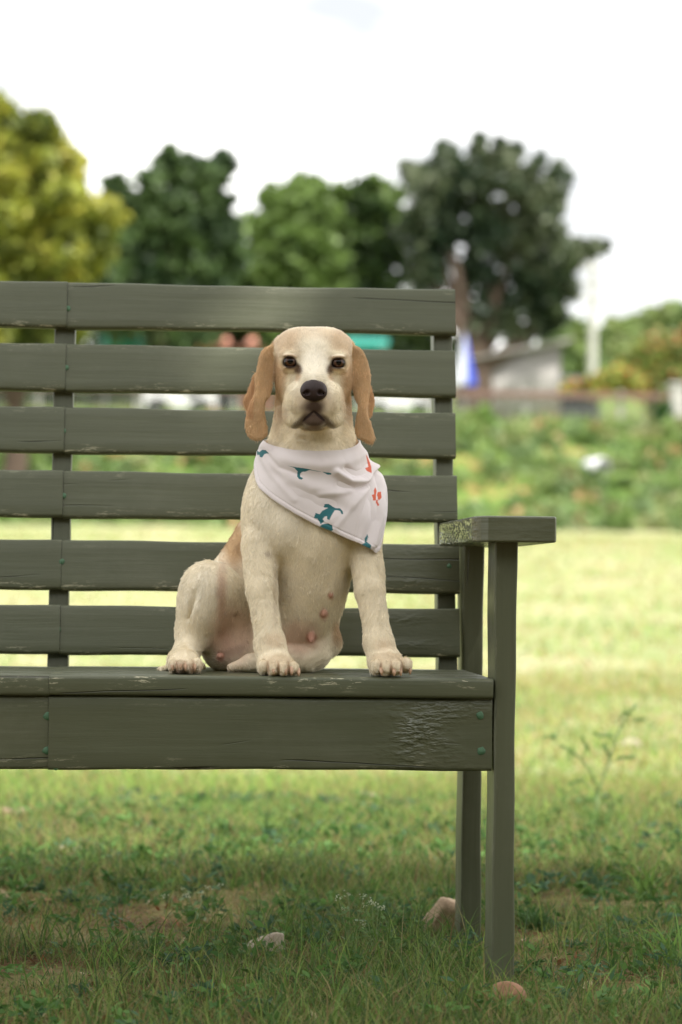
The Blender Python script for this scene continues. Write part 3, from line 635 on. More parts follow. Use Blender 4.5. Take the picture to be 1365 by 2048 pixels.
def make_bench():
    t = empty('garden_bench', (BX, .2, 0), 'olive green painted wooden slatted bench that the dog sits on', 'bench')
    def mirror(x): return 2*BX-x
    # seat boards and apron: one board each side of the middle seam
    for side in (0, 1):
        x0, x1 = (BX+.0002, -.0025) if side == 0 else (mirror(-.0025), BX-.0002)
        L_ = x1-x0
        # top of the seat boards must be local y=0 side : use explicit matrices (face height runs back, thickness runs down)
        for k in range(4):
            y0 = -.007+k*.0995; M = Matrix(((1, 0, 0, x0), (0, 0, 1, y0), (0, -1, 0, SEAT_Z), (0, 0, 0, 1)))
            board('seat_board', t, L_, .0925, .0325, M, .006, None, 1., .0008)
        M = Matrix(((1, 0, 0, x0), (0, 1, 0, .002), (0, 0, 1, .3445), (0, 0, 0, 1)))
        torn = [(L_-.115, .060, .034, .045, 1.), (L_-.09, .10, .08, .012, .9), (L_-.125, .018, .05, .012, .9), (L_-.03, .012, .03, .006, .7)] if side == 0 else None
        ap = board('apron', t, L_, .1172, .034, M, .006, torn)
        if side == 0:
            for px, py, r in ((96, 1432, .0072), (93, 1501, .0064), (961, 1431, .0066), (963, 1502, .0066)): plug(ap, at(px, py, .0022), (0, -1, 0), r)
            plug(ap, at(112, 1535, .0022), (0, -1, 0), .0045)
    # back slats: photo rows (top, bottom) at the right end, leaning back
    rows = [(578.5, 667.5), (700.5, 792.5), (825.5, 914.5), (951, 1042), (1088, 1185), (1217, 1312)]
    lean = R(11.5); ez = Vector((0, math.sin(lean), math.cos(lean)))
    def Yz(z): return .392+(z-SEAT_Z)*math.tan(lean)
    lm = []
    for i, (a, b) in enumerate(rows):
        Yg = .45
        for _ in range(12): zb = at(905, b, Yg)[2]; Yg = Yz(zb)
        zt = zb+.2
        for _ in range(12): zt = at(905, a, Yz(zt))[2]
        wdt = (zt-zb)/math.cos(lean); xr = at([912, 912.5, 912.5, 915.5, 920.5, 921][i], b, Yg)[0]; drop = [0, .0005, .001, .0012, .0005, 0][i]
        for side in (0, 1):
            x0, x1 = (BX+.0002, xr) if side == 0 else (mirror(xr), BX-.0002)
            p = Vector((x0, Yz(zb), zb)); M = frame_M(p, (1, 0, 0), ez)
            torn = [(x1-x0-.08, wdt*.25, .06, .01, .25), (x1-x0-.10, wdt*.8, .06, .02, .2)] if i > 3 and side == 0 else None
            s = board('back_slat', t, x1-x0, wdt, .021, M, .005, torn, 1.)
            nrm = Vector((0, -math.cos(lean), math.sin(lean)))
            if side == 0:
                pts = {0: [(136, 616), (893, 623), (895, 652)], 1: [(132, 735), (889, 743)], 2: [(127, 861), (893, 871)], 3: [(127, 991), (895, 1002)], 4: [(124, 1123), (899, 1132)], 5: [(116, 1259), (896, 1265), (899, 1293)]}[i]
                for px, py in pts:
                    Yg = .5
                    for _ in range(12): Yg = Yz(at(px, py, Yg)[2])
                    plug(s, at(px, py, Yg), nrm, .0052)
    # uprights behind the slats (right, middle seam, left) leaning with the back
    ztop = at(905, 600, .54)[2]
    for X, w_ in ((at(871.5, 800, .5)[0], .0335), (BX-.022, .036), (mirror(at(871.5, 800, .5)[0])-.0335, .0335)):
        p = Vector((X, Yz(.40)+.0216, .40)); L_ = (ztop-.40)/math.cos(lean)
        M = Matrix.Translation(p) @ Matrix(((0, 0, 1, 0), (math.sin(lean), math.cos(lean), 0, 0), (math.cos(lean), -math.sin(lean), 0, 0), (0, 0, 0, 1)))
        board('back_upright', t, L_, w_, .052, M, .003, None, .2)
    # legs
    zu = at(1040, 1083, .0)[2]
    for side in (0, 1):
        for (Y0, wy, h) in ((0., .088, zu), (.4025, .085, at(940, 1091, .4)[2])):
            X = 0. if side == 0 else mirror(.036)
            M = Matrix(((0, 0, 1, X), (0, 1, 0, Y0), (1, 0, 0, -.03), (0, 0, 0, 1)))
            board('leg', t, h+.03, .036, wy, M, .0035, None, .15)
        from_bm('seat_gap_block', box_bm(*((BX+.002, -.004) if side == 0 else (mirror(-.004), BX-.002)), .0365, .060, .405, .4616, .002), PAINT, t)  # added filler bar, stops light leaking between apron and seat
        # side rail joining the legs under the seat
        X = .004 if side == 0 else mirror(.032)
        from_bm('side_rail', box_bm(X, X+.028, .0885, .402, .36, .455, .003), PAINT, t)
        # armrest, plan outline read from the photo
        zt = at(1040, 1036, -.05)[2]; zb = at(1040, 1084.5, -.05)[2]
        fl = at(972, 1033, -.05)[0]; fr = at(1114, 1040, -.05)[0]
        bl = at(880, 1050, .36)[0]
        out_ = [(fl+.004, -.052), (fr-.003, -.052), (fr, -.047), (fr, .46), (fr-.01, .47), (.002, .47), (-.004, .40), (bl, .365), (bl-.001, .352), (fl-.016, -.006), (fl-.006, -.040)]
        bm = bmesh.new(); uvl = bm.loops.layers.uv.new('UVMap')
        if side: out_ = [(mirror(x), y) for x, y in out_][::-1]
        lo = [bm.verts.new((x, y, zb-.002*(y > .1))) for x, y in out_]; hi = [bm.verts.new((x, y, zt+(.003*(y < .3)))) for x, y in out_]
        bm.faces.new(lo[::-1]); bm.faces.new(hi)
        for i in range(len(lo)): bm.faces.new((lo[i], lo[(i+1) % len(lo)], hi[(i+1) % len(lo)], hi[i]))
        bmesh.ops.recalc_face_normals(bm, faces=bm.faces[:])
        bmesh.ops.bevel(bm, geom=[e for e in bm.edges if abs(e.verts[0].co.z-e.verts[1].co.z) < .01], offset=.0035, segments=3, affect='EDGES', profile=.5)
        tl = bm.verts.layers.float.new('torn')
        for v in bm.verts: v[tl] = .9 if (v.co.x < .02 and v.co.y > -.02 and not side) else .12
        for f in bm.faces:
            f.smooth = False
            for l in f.loops:
                c = l.vert.co; l[uvl].uv = (c.y*.9+c.x, c.z if abs(f.normal.z) < .5 else c.x)
        from_bm('armrest', bm, PAINT, t)
    return t
bench = make_bench()

# ------------------------------------------------------------------ stones, stump, weeds in the grass
def on_ground(px, py):                           # photo point on the lawn near the bench
    d = CF+CR*(px-682.5)/F-CU*(py-1024)/F; z = 0.
    for _ in range(6): t = (z-CAM[2])/d[2]; P = CAM+d*t; z = float(terrain(P[0], P[1]))
    return P
def stone(label, px, py, sx, sy, sz, mat, cat='stone', name='stone', seed=1, rot=0., group='pale stones lying in the grass'):
    P = on_ground(px, py); g = np.random.default_rng(seed); bm = bmesh.new(); bmesh.ops.create_icosphere(bm, subdivisions=4, radius=1)
    dirs = g.normal(size=(11, 3)); dirs /= np.linalg.norm(dirs, axis=1)[:, None]; off = g.uniform(.55, .9, 11)
    for v in bm.verts:
        c = np.array(v.co); k = 1.
        for d_, o_ in zip(dirs, off):
            q = c@d_
            if q*k > o_: k = o_/q
        k *= 1+.03*math.sin(c[0]*17+seed)*math.sin(c[1]*13)*math.cos(c[2]*15)
        v.co = Vector(c*k*np.array([sx, sy, sz]))
    bmesh.ops.rotate(bm, verts=bm.verts, cent=(0, 0, 0), matrix=Matrix.Rotation(rot, 3, 'Y')); bmesh.ops.translate(bm, verts=bm.verts, vec=Vector(P)+Vector((0, 0, sz*.45)))
    o = from_bm(name, bm, mat, None, True, tuple(P)); tag(o, label, cat, group)
stone_m = simple('pale_stone', (.46, .38, .29), .9, .35, 28, .9, .006, 60)
redst_m = simple('red_stone', (.27, .14, .08), .95, .3, 22, .8, .005, 70)
buff_m = simple('buff_stone', (.38, .27, .17), .95, .35, 18, .9, .006, 50)
stone('pale jagged stone in the grass under the middle of the bench', 532, 1903, .042, .03, .022, stone_m, seed=3, rot=-.25)
stone('big buff and white stone half behind the rear bench leg', 893, 1868, .058, .05, .048, buff_m, seed=8)
stone('reddish stone in front of the foot of the front leg', 1013, 2012, .032, .028, .026, redst_m, seed=5, group=None)
stone('pale flat stone in the grass at the left under the bench', 146, 1712, .05, .035, .018, stone_m, seed=11)
stone('small pale stone far behind, under the middle of the bench', 735, 1597, .03, .03, .018, stone_m, seed=14)
stone('pinkish stone in the sunlit lawn behind the tall weed', 1262, 1495, .05, .04, .025, stone_m, seed=21)
def stump():
    P = on_ground(32, 1640); wood = simple('weathered_wood', (.26, .19, .12), .9, .4, 30, .8, .005, 80); t = empty('broken_bark', tuple(P), 'curved piece of dry bark lying in the grass at the left edge', 'bark piece')
    V = []; n = 14
    for i in range(n+1):
        a = math.pi*(.05+.9*i/n)+math.pi
        for r, z in ((.030, .0), (.038, .0), (.038, .03+.006*math.sin(i*2.1)), (.030, .03+.006*math.sin(i*2.1))): V.append((P[0]+r*math.cos(a), P[1]+r*math.sin(a)*1.2, P[2]+z))
    Q = [(4*i+k, 4*i+(k+1) % 4, 4*i+4+(k+1) % 4, 4*i+4+k) for i in range(n) for k in range(4)]; mesh_np('outer_bark', np.array(V), np.array(Q), wood, t)
    v, f = tube([P+np.array([-.034, 0, .03]), P+np.array([0, -.03, .022]), P+np.array([.036, -.005, .034])], [.004, .007, .004], 6); mesh_np('inner_strip', v, f, stone_m, t)
stump()
stem_m = simple('weed_stem', (.16, .22, .07), .6, .2, 50)
def px_line(pts, Y): return [at(a, b, Y) for a, b in pts]
def tall_weed():
    Pb = on_ground(1196, 1652); Y = Pb[1]; t = empty('tall_weed', tuple(Pb), 'tall thin branching weed standing alone in the lawn right of the bench', 'weed')
    lines = [([(1196, 1652), (1197, 1585), (1200, 1578)], 3.0), ([(1199, 1580), (1218, 1530), (1233, 1490), (1246, 1455), (1278, 1412)], 2.2), ([(1199, 1580), (1180, 1545), (1160, 1515), (1120, 1490)], 1.8), ([(1220, 1525), (1245, 1515), (1268, 1512)], 1.2), ([(1197, 1590), (1165, 1560), (1135, 1566)], 1.2), ([(1233, 1490), (1215, 1470), (1188, 1468)], .9), ([(1246, 1455), (1242, 1432), (1250, 1420)], .9), ([(1198, 1610), (1225, 1606), (1245, 1590)], 1.1), ([(1165, 1518), (1172, 1490), (1160, 1470)], .9), ([(1197, 1625), (1180, 1600), (1150, 1600)], 1.1), ([(1120, 1490), (1100, 1472), (1085, 1474)], .8), ([(1225, 1512), (1212, 1500), (1205, 1485)], .8), ([(1262, 1432), (1275, 1440), (1290, 1436)], .8)]
    parts = []; LP = []; LD = []
    for pts, r in lines:
        P = px_line(pts, Y); P = [p+np.array([0, .012*i*(1 if r > 2 else -1), 0]) for i, p in enumerate(P)]; parts.append(tube(P, [r*.0015]*(len(P)-1)+[.0010], 5))
        e = np.array(P[-1]); d = e-np.array(P[-2]); d /= np.linalg.norm(d)
        for k in range(14): LP.append(e-d*k*.0035+rng.normal(size=3)*.0022); LD.append(d)
    v, q = merge(parts); mesh_np('stem', v, q, stem_m, t)
    V, Q = leaf_quads(np.array(LP), rng.uniform(.005, .010, len(LP)), np.array(LD), 2.6, .6); mesh_np('leaf_spray', V, Q, attrmat('weed_green', .5, .3), t, col=np.tile(np.array([[.12, .22, .06]]), (len(V), 1)))['kind'] = 'stuff'
tall_weed()
def small_weed(label, px, py, h, name='flowering_weed', flowers=True, n=5, group='tiny white flowered weeds', spread=.025):
    Pb = on_ground(px, py); t = empty(name, tuple(Pb), label, 'weed', group); parts = []; FP = []; LP = []; LD = []
    for k in range(n):
        a = rng.uniform(0, 6.28); e = Pb+np.array([math.cos(a)*spread*rng.uniform(.4, 1.5), math.sin(a)*spread, h*rng.uniform(.65, 1.05)]); m = (Pb+e)/2+np.array([0, 0, h*.08])
        parts.append(tube([Pb+np.array([0, 0, -.01]), m, e], [.0011, .0009, .0005], 5))
        for j in range(6): q = Pb+(e-Pb)*rng.uniform(.15, .85); LP.append(q+rng.normal(size=3)*.004); LD.append(np.array([math.cos(j*2.), math.sin(j*2.), .4]))
        for j in range(9): FP.append(e+rng.normal(size=3)*np.array([.003, .003, .0025]))
    v, q = merge(parts); mesh_np('stem', v, q, stem_m, t)
    V, Q = leaf_quads(np.array(LP), rng.uniform(.004, .009, len(LP)), np.array(LD), 2.6, .6); mesh_np('leaf', V, Q, attrmat('weed_green2', .5, .3), t, col=np.tile(np.array([[.11, .20, .05]]), (len(V), 1)))['kind'] = 'stuff'
    if flowers:
        V, Q = leaf_quads(np.array(FP), .0042, None, 1.05, 1.); mesh_np('flower_head', V, Q, attrmat('weed_flower', .6, .3), t, col=np.tile(np.array([[.42, .45, .30]]), (len(V), 1)))['kind'] = 'stuff'
small_weed('white flowered weed under the bench left of the rear leg', 702, 1925, .115)
small_weed('white flowered weed close beside it to the right, slightly lower', 748, 1930, .10)
small_weed('faint white flowered weed farther left under the bench', 398, 1850, .075, n=7, spread=.05)
def tuft(label, px, py, h, n=26, spread=.07, col=(.16, .27, .06), w_=.006):
    Pb = on_ground(px, py); x = Pb[0]+rng.normal(size=n)*.012; y = Pb[1]+rng.normal(size=n)*.012
    V, Q, T, C = blades(x, y, rng.uniform(.5, 1.05, n)*h, np.full(n, w_), rng.uniform(.2, 1.1, n), np.array(col)*rng.uniform(.7, 1.2, (n, 1)), 5, .9)
    tag(mesh_np('grass_tuft', V, [Q, T], grass_m, col=C, loc=tuple(Pb)), label, 'grass tuft', 'tall tufts in the lawn')
tuft('tall broad bladed grass tuft near the right edge', 1290, 1800, .16, 24)
tuft('arching grass tuft low at the right edge', 1355, 1930, .12, 18)
tuft('thin tall grass tuft under the bench left of the front leg', 640, 1935, .13, 9, w_=.003)
tuft('thin grass tuft in the lawn below the middle of the apron', 440, 1720, .12, 14, w_=.004)
tuft('dark feathery tuft right of the front leg', 1075, 1860, .07, 60, col=(.07, .14, .04), w_=.004)
tuft('dense low tuft at the foot of the tall branching weed', 1200, 1660, .10, 70, spread=.09, col=(.10, .20, .05), w_=.005)
tuft('fine tall tuft in the left foreground', 210, 1935, .10, 14, w_=.003)

# ------------------------------------------------------------------ dog
PXM = 4.0/F
class Field:
    """smooth union of primitives on a rectilinear grid, turned into one closed surface by surface nets"""
    def __init__(s, xs, ys, zs):
        s.ax = [np.asarray(a, np.float32) for a in (xs, ys, zs)]; s.D = np.full([len(a) for a in s.ax], .05, np.float32)
    def win(s, lo, hi):
        sl = []
        for a, l, h in zip(s.ax, lo, hi): sl.append(slice(max(0, np.searchsorted(a, l)-1), min(len(a), np.searchsorted(a, h)+2)))
        return tuple(sl)
    def pts(s, w_, c): return [(s.ax[i][w_[i]]-c[i]).reshape([-1 if j == i else 1 for j in range(3)]) for i in range(3)]
    def put(s, w_, d, k, op):
        D = s.D[w_]
        if D.size == 0: return
        if op == 'add': h = np.clip(k-np.abs(D-d), 0, None)/k; s.D[w_] = np.minimum(D, d)-h*h*k*.25
        else: d = -d; h = np.clip(k-np.abs(D-d), 0, None)/k; s.D[w_] = np.maximum(D, d)+h*h*k*.25
    def ell(s, c, r, k=.02, rot=None, op='add'):
        r = np.array(r, float); m = max(r)+k+.006; w_ = s.win(c-m, c+m); x, y, z = s.pts(w_, c)
        if rot is not None: M = np.array(rot); x, y, z = (M[0, i]*x+M[1, i]*y+M[2, i]*z for i in range(3))
        k0 = np.sqrt((x/r[0])**2+(y/r[1])**2+(z/r[2])**2); k1 = np.sqrt((x/r[0]**2)**2+(y/r[1]**2)**2+(z/r[2]**2)**2)+1e-6
        s.put(w_, (k0*(k0-1)/k1).astype(np.float32), k, op)
    def cone(s, a, b, ra, rb, k=.02, fy=1., op='add'):
        a = np.array(a, float); b = np.array(b, float); m = max(ra, rb)+k+.006
        w_ = s.win(np.minimum(a, b)-m, np.maximum(a, b)+m); x, y, z = s.pts(w_, a); y = y/fy; ba = b-a; ba[1] /= fy
        t = np.clip((x*ba[0]+y*ba[1]+z*ba[2])/(ba@ba), 0, 1); d = np.sqrt((x-t*ba[0])**2+(y-t*ba[1])**2+(z-t*ba[2])**2)-(ra+(rb-ra)*t)
        s.put(w_, d.astype(np.float32), k, op)
    def sample(s, P):
        idx = []; fr = []
        for i in range(3):
            a = s.ax[i]; j = np.clip(np.searchsorted(a, P[:, i])-1, 0, len(a)-2); idx.append(j); fr.append(np.clip((P[:, i]-a[j])/(a[j+1]-a[j]), 0, 1))
        v = 0
        for dx in (0, 1):
            for dy in (0, 1):
                for dz in (0, 1):
                    v = v+s.D[idx[0]+dx, idx[1]+dy, idx[2]+dz]*(fr[0] if dx else 1-fr[0])*(fr[1] if dy else 1-fr[1])*(fr[2] if dz else 1-fr[2])
        return v
    def surface(s, smooth=2):
        D = s.D; I = D < 0; nx, ny, nz = D.shape; cnt = np.zeros((nx-1, ny-1, nz-1), np.int8)
        for dx in (0, 1):
            for dy in (0, 1):
                for dz in (0, 1): cnt += I[dx:nx-1+dx, dy:ny-1+dy, dz:nz-1+dz]
        cell = np.argwhere((cnt > 0) & (cnt < 8)); vid = np.full(cnt.shape, -1, np.int32); vid[tuple(cell.T)] = np.arange(len(cell))
        corn = [(a, b, c) for a in (0, 1) for b in (0, 1) for c in (0, 1)]; val = {c: D[cell[:, 0]+c[0], cell[:, 1]+c[1], cell[:, 2]+c[2]] for c in corn}
        acc = np.zeros((len(cell), 3)); wt = np.zeros(len(cell))
        for c in corn:
            for ax in range(3):
                if c[ax]: continue
                e = list(c); e[ax] = 1; e = tuple(e); va, vb = val[c], val[e]; m = (va < 0) != (vb < 0); t = np.where(m, va/(va-vb+1e-12), 0)
                p = np.tile(np.array(c, float), (len(cell), 1)); p[:, ax] = t; acc += p*m[:, None]; wt += m
        P = acc/wt[:, None]; W = np.zeros_like(P)
        for i in range(3): a = s.ax[i]; j = cell[:, i]; W[:, i] = a[j]+(a[j+1]-a[j])*P[:, i]
        Q = []
        for ax in range(3):
            o1, o2 = [(1, 2), (2, 0), (0, 1)][ax]; sl0 = [slice(None)]*3; sl1 = [slice(None)]*3; sl0[ax] = slice(0, -1); sl1[ax] = slice(1, None)
            A, B = I[tuple(sl0)], I[tuple(sl1)]; E = np.argwhere(A != B); E = E[(E[:, o1] > 0) & (E[:, o2] > 0) & (E[:, o1] < D.shape[o1]-1) & (E[:, o2] < D.shape[o2]-1)]
            ins = A[tuple(E.T)]; q = []
            for d1, d2 in ((0, 0), (-1, 0), (-1, -1), (0, -1)): c = E.copy(); c[:, o1] += d1; c[:, o2] += d2; q.append(vid[tuple(c.T)])
            q = np.stack(q, 1); q[~ins] = q[~ins][:, ::-1]; Q.append(q)
        Q = np.concatenate(Q)
        e = np.concatenate([Q[:, [0, 1]], Q[:, [1, 2]], Q[:, [2, 3]], Q[:, [3, 0]]]); n = len(W); dg = np.bincount(e[:, 0], minlength=n)+np.bincount(e[:, 1], minlength=n)
        for _ in range(smooth):
            A = np.stack([np.bincount(e[:, 0], W[e[:, 1], i], n)+np.bincount(e[:, 1], W[e[:, 0], i], n) for i in range(3)], 1)/dg[:, None]; W = W*.45+A*.55
        return W, Q
def axis(*segs):
    a = []
    for lo, hi, st in segs: a.append(np.arange(lo, hi, st))
    return np.concatenate(a)
def pr(P):                                        # projected photo position (used only to look up where a marking sits)
    d = P-CAM; z = d@CF; return 682.5+F*(d@CR)/z, 1024-F*(d@CU)/z
def rotx(a): c, s_ = math.cos(a), math.sin(a); return [[1, 0, 0], [0, c, -s_], [0, s_, c]]
def rotz(a): c, s_ = math.cos(a), math.sin(a); return [[c, -s_, 0], [s_, c, 0], [0, 0, 1]]
def roty(a): c, s_ = math.cos(a), math.sin(a); return [[c, 0, s_], [0, 1, 0], [-s_, 0, c]]
def crop(pts, ox=460, oy=640, s_=4.0147): return [(ox+a/s_, oy+b/s_) for a, b in pts]
def build_dog_field():
    hx = at(627, 750, .1); X0, X1 = at(300, 1300, .15)[0], at(845, 1300, .05)[0]
    xs = axis((X0, hx[0]-.115, .0022), (hx[0]-.115, hx[0]+.11, .00125), (hx[0]+.11, X1, .0020)); ys = axis((-.045, .115, .00135), (.115, .37, .0028))
    zb = SEAT_Z; zh = at(627, 890, .1)[2]; zt = at(627, 640, .1)[2]
    zs = axis((zb-.006, zb+.045, .0015), (zb+.045, zh, .0022), (zh, zt+.006, .00125)); Fd = Field(xs, ys, zs)
    def E(px, py, Y, r, k=22, rot=None, op='add'): Fd.ell(at(px, py, Y), [q*PXM for q in r], k*PXM, rot, op)
    def H(px, py, Y, r, k=22, rot=None, op='add'): E(px, py, Y, (r[0], r[2], r[1]), k, rot, op)   # radii given as width, height, depth
    def C(a, b, ra, rb, k=20, fy=1., op='add'): Fd.cone(at(*a), at(*b), ra*PXM, rb*PXM, k*PXM, fy, op)
    # trunk
    E(622, 1010, .165, (120, 120, 125), 40); E(624, 950, .155, (96, 92, 80), 50); E(620, 1120, .185, (86, 120, 150), 50); E(600, 1225, .225, (76, 120, 100), 36)
    C((505, 1075, .255), (455, 1165, .235), 34, 48, 30); E(540, 1260, .285, (118, 90, 105), 40); E(560, 1120, .27, (88, 100, 130), 40); E(628, 1080, .13, (60, 60, 60), 50)
    # neck
    C((627, 815, .155), (624, 930, .155), 77, 90, 40); E(630, 900, .10, (52, 45, 50), 30)
    # shoulders and fore legs
    E(528, 1045, .150, (44, 75, 95), 36); E(724, 1045, .150, (44, 75, 95), 36)
    C((519, 1090, .118), (524, 1180, .092), 36, 30, 14); C((524, 1180, .092), (541, 1292, .070), 29, 27, 9); C((541, 1290, .072), (548, 1322, .060), 29, 31, 14)
    C((729, 1085, .118), (740, 1180, .092), 33, 29, 14); C((740, 1180, .092), (758, 1285, .068), 28, 26, 9); C((757, 1285, .070), (768, 1318, .060), 28, 31, 14)
    E(520, 1155, .13, (30, 30, 50), 20); E(742, 1155, .13, (28, 30, 50), 20)
    # fore paws
    H(554, 1330, .045, (36, 24, 48), 12)
    for x, y, Y in ((527, 1334, .022), (546, 1338, .010), (567, 1339, .008), (586, 1337, .018)): H(x, y, Y, (11.5, 14, 22), 5, rotx(-.25))
    H(774, 1328, .045, (35, 25, 48), 12)
    for x, y, Y in ((752, 1334, .016), (772, 1337, .008), (792, 1336, .010), (812, 1330, .024)): H(x, y, Y, (11.5, 15, 22), 5, rotx(-.25))
    # near hind leg (left in the photo)
    C((520, 1235, .27), (420, 1180, .175), 85, 56, 36); C((420, 1178, .170), (390, 1262, .185), 52, 36, 20); E(404, 1215, .185, (46, 62, 62), 24)
    C((388, 1265, .185), (372, 1310, .155), 34, 24, 18); C((372, 1310, .16), (370, 1325, .085), 24, 26, 16); H(360, 1322, .20, (26, 26, 40), 16)
    H(369, 1327, .082, (31, 22, 40), 10)
    for x, y, Y in ((348, 1331, .063), (362, 1334, .052), (379, 1334, .052), (394, 1330, .062)): H(x, y, Y, (10.5, 15, 20), 5, rotx(-.25))
    # groin between
    E(458, 1290, .225, (58, 50, 60), 30); E(500, 1300, .215, (50, 40, 50), 30)
    # far hind leg (right in the photo): knee, shank and foot lying across
    E(560, 1250, .28, (100, 85, 90), 30); C((610, 1275, .215), (650, 1283, .19), 46, 32, 24); C((655, 1288, .185), (612, 1322, .155), 26, 24, 14); C((632, 1312, .165), (500, 1326, .145), 27, 18, 14); C((505, 1326, .145), (464, 1334, .135), 17, 9, 10)
    # tail tip behind the left foot
    C((400, 1335, .27), (322, 1340, .19), 13, 7, 10)
    # crease lines, chest and thigh muscles
    E(575, 1062, .100, (30, 32, 44), 26); E(662, 1062, .104, (30, 32, 44), 26); C((618, 1000, .055), (618, 1100, .062), 2, 2.4, 22, op='sub'); C((560, 1085, .062), (590, 1120, .062), 1.5, 2, 14, op='sub')
    C((556, 1240, .075), (564, 1285, .075), 2, 2, 9, op='sub'); C((700, 1150, .085), (722, 1250, .08), 1.5, 2, 9, op='sub'); C((505, 1110, .095), (500, 1190, .10), 1.5, 2, 12, op='sub')
    C((398, 1150, .115), (382, 1235, .150), 1.5, 2, 16, op='sub'); C((362, 1262, .15), (392, 1284, .130), 1.6, 1.6, 8, op='sub'); C((460, 1180, .17), (478, 1260, .165), 2, 2, 14, op='sub')
    C((540, 1112, .062), (552, 1235, .085), 2.5, 2.5, 12, op='sub'); C((540, 1100, .052), (534, 1108, .052), 2, 2, 14, op='sub'); C((702, 1140, .075), (694, 1108, .07), 2, 2, 14, op='sub')
    C((434, 1140, .108), (446, 1262, .135), 3, 4, 12, op='sub'); C((600, 876, .072), (655, 898, .070), 2, 2, 9, op='sub')
    # teats
    for x, y, Y, rx, ry in ((662, 1190, .072, 5, 6), (648, 1226, .080, 7, 9), (623, 1270, .100, 7, 12), (624, 1280, .095, 5.5, 7), (441, 1312, .165, 8, 7)):
        P = at(x, y, .05); 
        for _ in range(60):
            if Fd.sample(P[None])[0] < 0: break
            P = at(x, y, P[1]+.002)
        Fd.ell(P, [rx*PXM, rx*PXM*1.3, ry*PXM], 2.5*PXM)
    # head
    H(627, 724, .128, (73, 66, 84), 20); H(627, 712, .105, (64, 50, 60), 20); H(592, 694, .118, (40, 34, 62), 22); H(662, 694, .118, (40, 34, 62), 22); H(627, 760, .135, (72, 70, 75), 24)
    H(586, 700, .078, (24, 18, 26), 18); H(670, 701, .078, (24, 18, 26), 18)
    H(583, 762, .100, (29, 42, 48), 20); H(675, 763, .100, (28, 42, 48), 20)
    C((629, 722, .072), (628, 768, .020), 34, 25, 22); C((628, 775, .03), (628, 800, .035), 33, 36, 16)
    H(600, 806, .034, (30, 42, 42), 14, roty(-.18)); H(657, 806, .034, (30, 42, 42), 14, roty(.18))
    H(582, 826, .048, (16, 26, 32), 12); H(675, 826, .048, (16, 26, 32), 12)
    H(628, 800, .085, (56, 52, 50), 22); H(628, 842, .024, (25, 17, 22), 4); H(628, 842, .062, (38, 18, 34), 12); H(592, 838, .032, (17, 18, 24), 9); H(665, 838, .032, (17, 18, 24), 9)
    H(645, 872, .078, (26, 16, 22), 12)
    C((628, 806, -.008), (628, 824, -.004), 1.6, 1.8, 5, op='sub')
    for a, b in (((626, 824, -.004), (603, 840, 0.0)), ((603, 840, 0.0), (587, 853, .012)), ((630, 824, -.004), (653, 840, 0.0)), ((653, 840, 0.0), (668, 853, .012))): C(a, b, 1.7, 1.9, 4, op='sub')
    C((610, 868, .038), (650, 868, .038), 3, 3, 8, op='sub')
    # eye sockets and lids
    for ex, ey, s_ in ((580, 724, -1), (677, 726, 1)):
        H(ex, ey, .062, (21, 18, 18), 10); H(ex, ey-15, .060, (20, 7, 14), 14); H(ex, ey+15, .062, (17, 5, 12), 6)
        H(ex, ey, .036, (12.2, 10.0, 34), 3, roty(-.08*s_), op='sub'); H(ex, ey-11.5, .0465, (13, 4.2, 9), 2.5, roty(-.10*s_)); H(ex, ey+11.5, .050, (12, 3, 8), 2.5)
        C((ex-s_*14, ey+6, .048), (ex-s_*18, ey+14, .050), 2.4, 1.6, 4, op='sub')
    # ears: thin curled sheets cut to the outline of the flap
    def flap(outline, y_of, th, k, mid, curl):
        pts = np.array(crop(outline)); n = len(pts); out_ = []
        for i in range(n):                       # Catmull-Rom through the outline
            p0, p1, p2, p3 = pts[i-1], pts[i], pts[(i+1) % n], pts[(i+2) % n]
            for t in (0, .25, .5, .75): out_.append(.5*((2*p1)+(-p0+p2)*t+(2*p0-5*p1+4*p2-p3)*t*t+(-p0+3*p1-3*p2+p3)*t**3))
        pl = np.array([at(a_, b_, y_of(b_)) for a_, b_ in out_]); X = pl[:, 0]; Z = pl[:, 2]
        lo = np.array([X.min()-.012, -.04, Z.min()-.012]); hi = np.array([X.max()+.012, .17, Z.max()+.012]); w_ = Fd.win(lo, hi)
        gx = Fd.ax[0][w_[0]][:, None]; gz = Fd.ax[2][w_[2]][None]; d2 = np.full((gx.shape[0], gz.shape[1]), 1e3); ins = np.zeros(d2.shape, bool)
        for i in range(len(X)):
            x1, z1, x2, z2 = X[i], Z[i], X[(i+1) % len(X)], Z[(i+1) % len(X)]; L2 = (x2-x1)**2+(z2-z1)**2+1e-12; t = np.clip(((gx-x1)*(x2-x1)+(gz-z1)*(z2-z1))/L2, 0, 1)
            d2 = np.minimum(d2, np.hypot(gx-x1-t*(x2-x1), gz-z1-t*(z2-z1))); ins ^= ((z1 > gz) != (z2 > gz)) & (gx < (x2-x1)*(gz-z1)/(z2-z1+1e-12)+x1)
        d2 = np.where(ins, -d2, d2); zp = 1352-(gz-SEAT_Z)/PXM/.985
        xm = at(mid, 780, .1)[0]; yc = np.interp(zp, [660, 700, 760, 820, 890], [y_of(v_) for v_ in (660, 700, 760, 820, 890)])+curl*((gx-xm)/.02)**2
        tt = th*(1+.35*np.clip((720-zp)/40, 0, 1)); y = Fd.ax[1][w_[1]][None, :, None]
        e2 = (d2+tt*.9)[:, None, :]; ey = np.abs(y-yc[:, None, :])-tt[:, None, :]*.1 if hasattr(tt, 'ndim') and tt.ndim == 2 else 0
        dd = np.minimum(np.maximum(e2, ey), 0)+np.sqrt(np.maximum(e2, 0)**2+np.maximum(ey, 0)**2)-(tt*.9)[:, None, :]
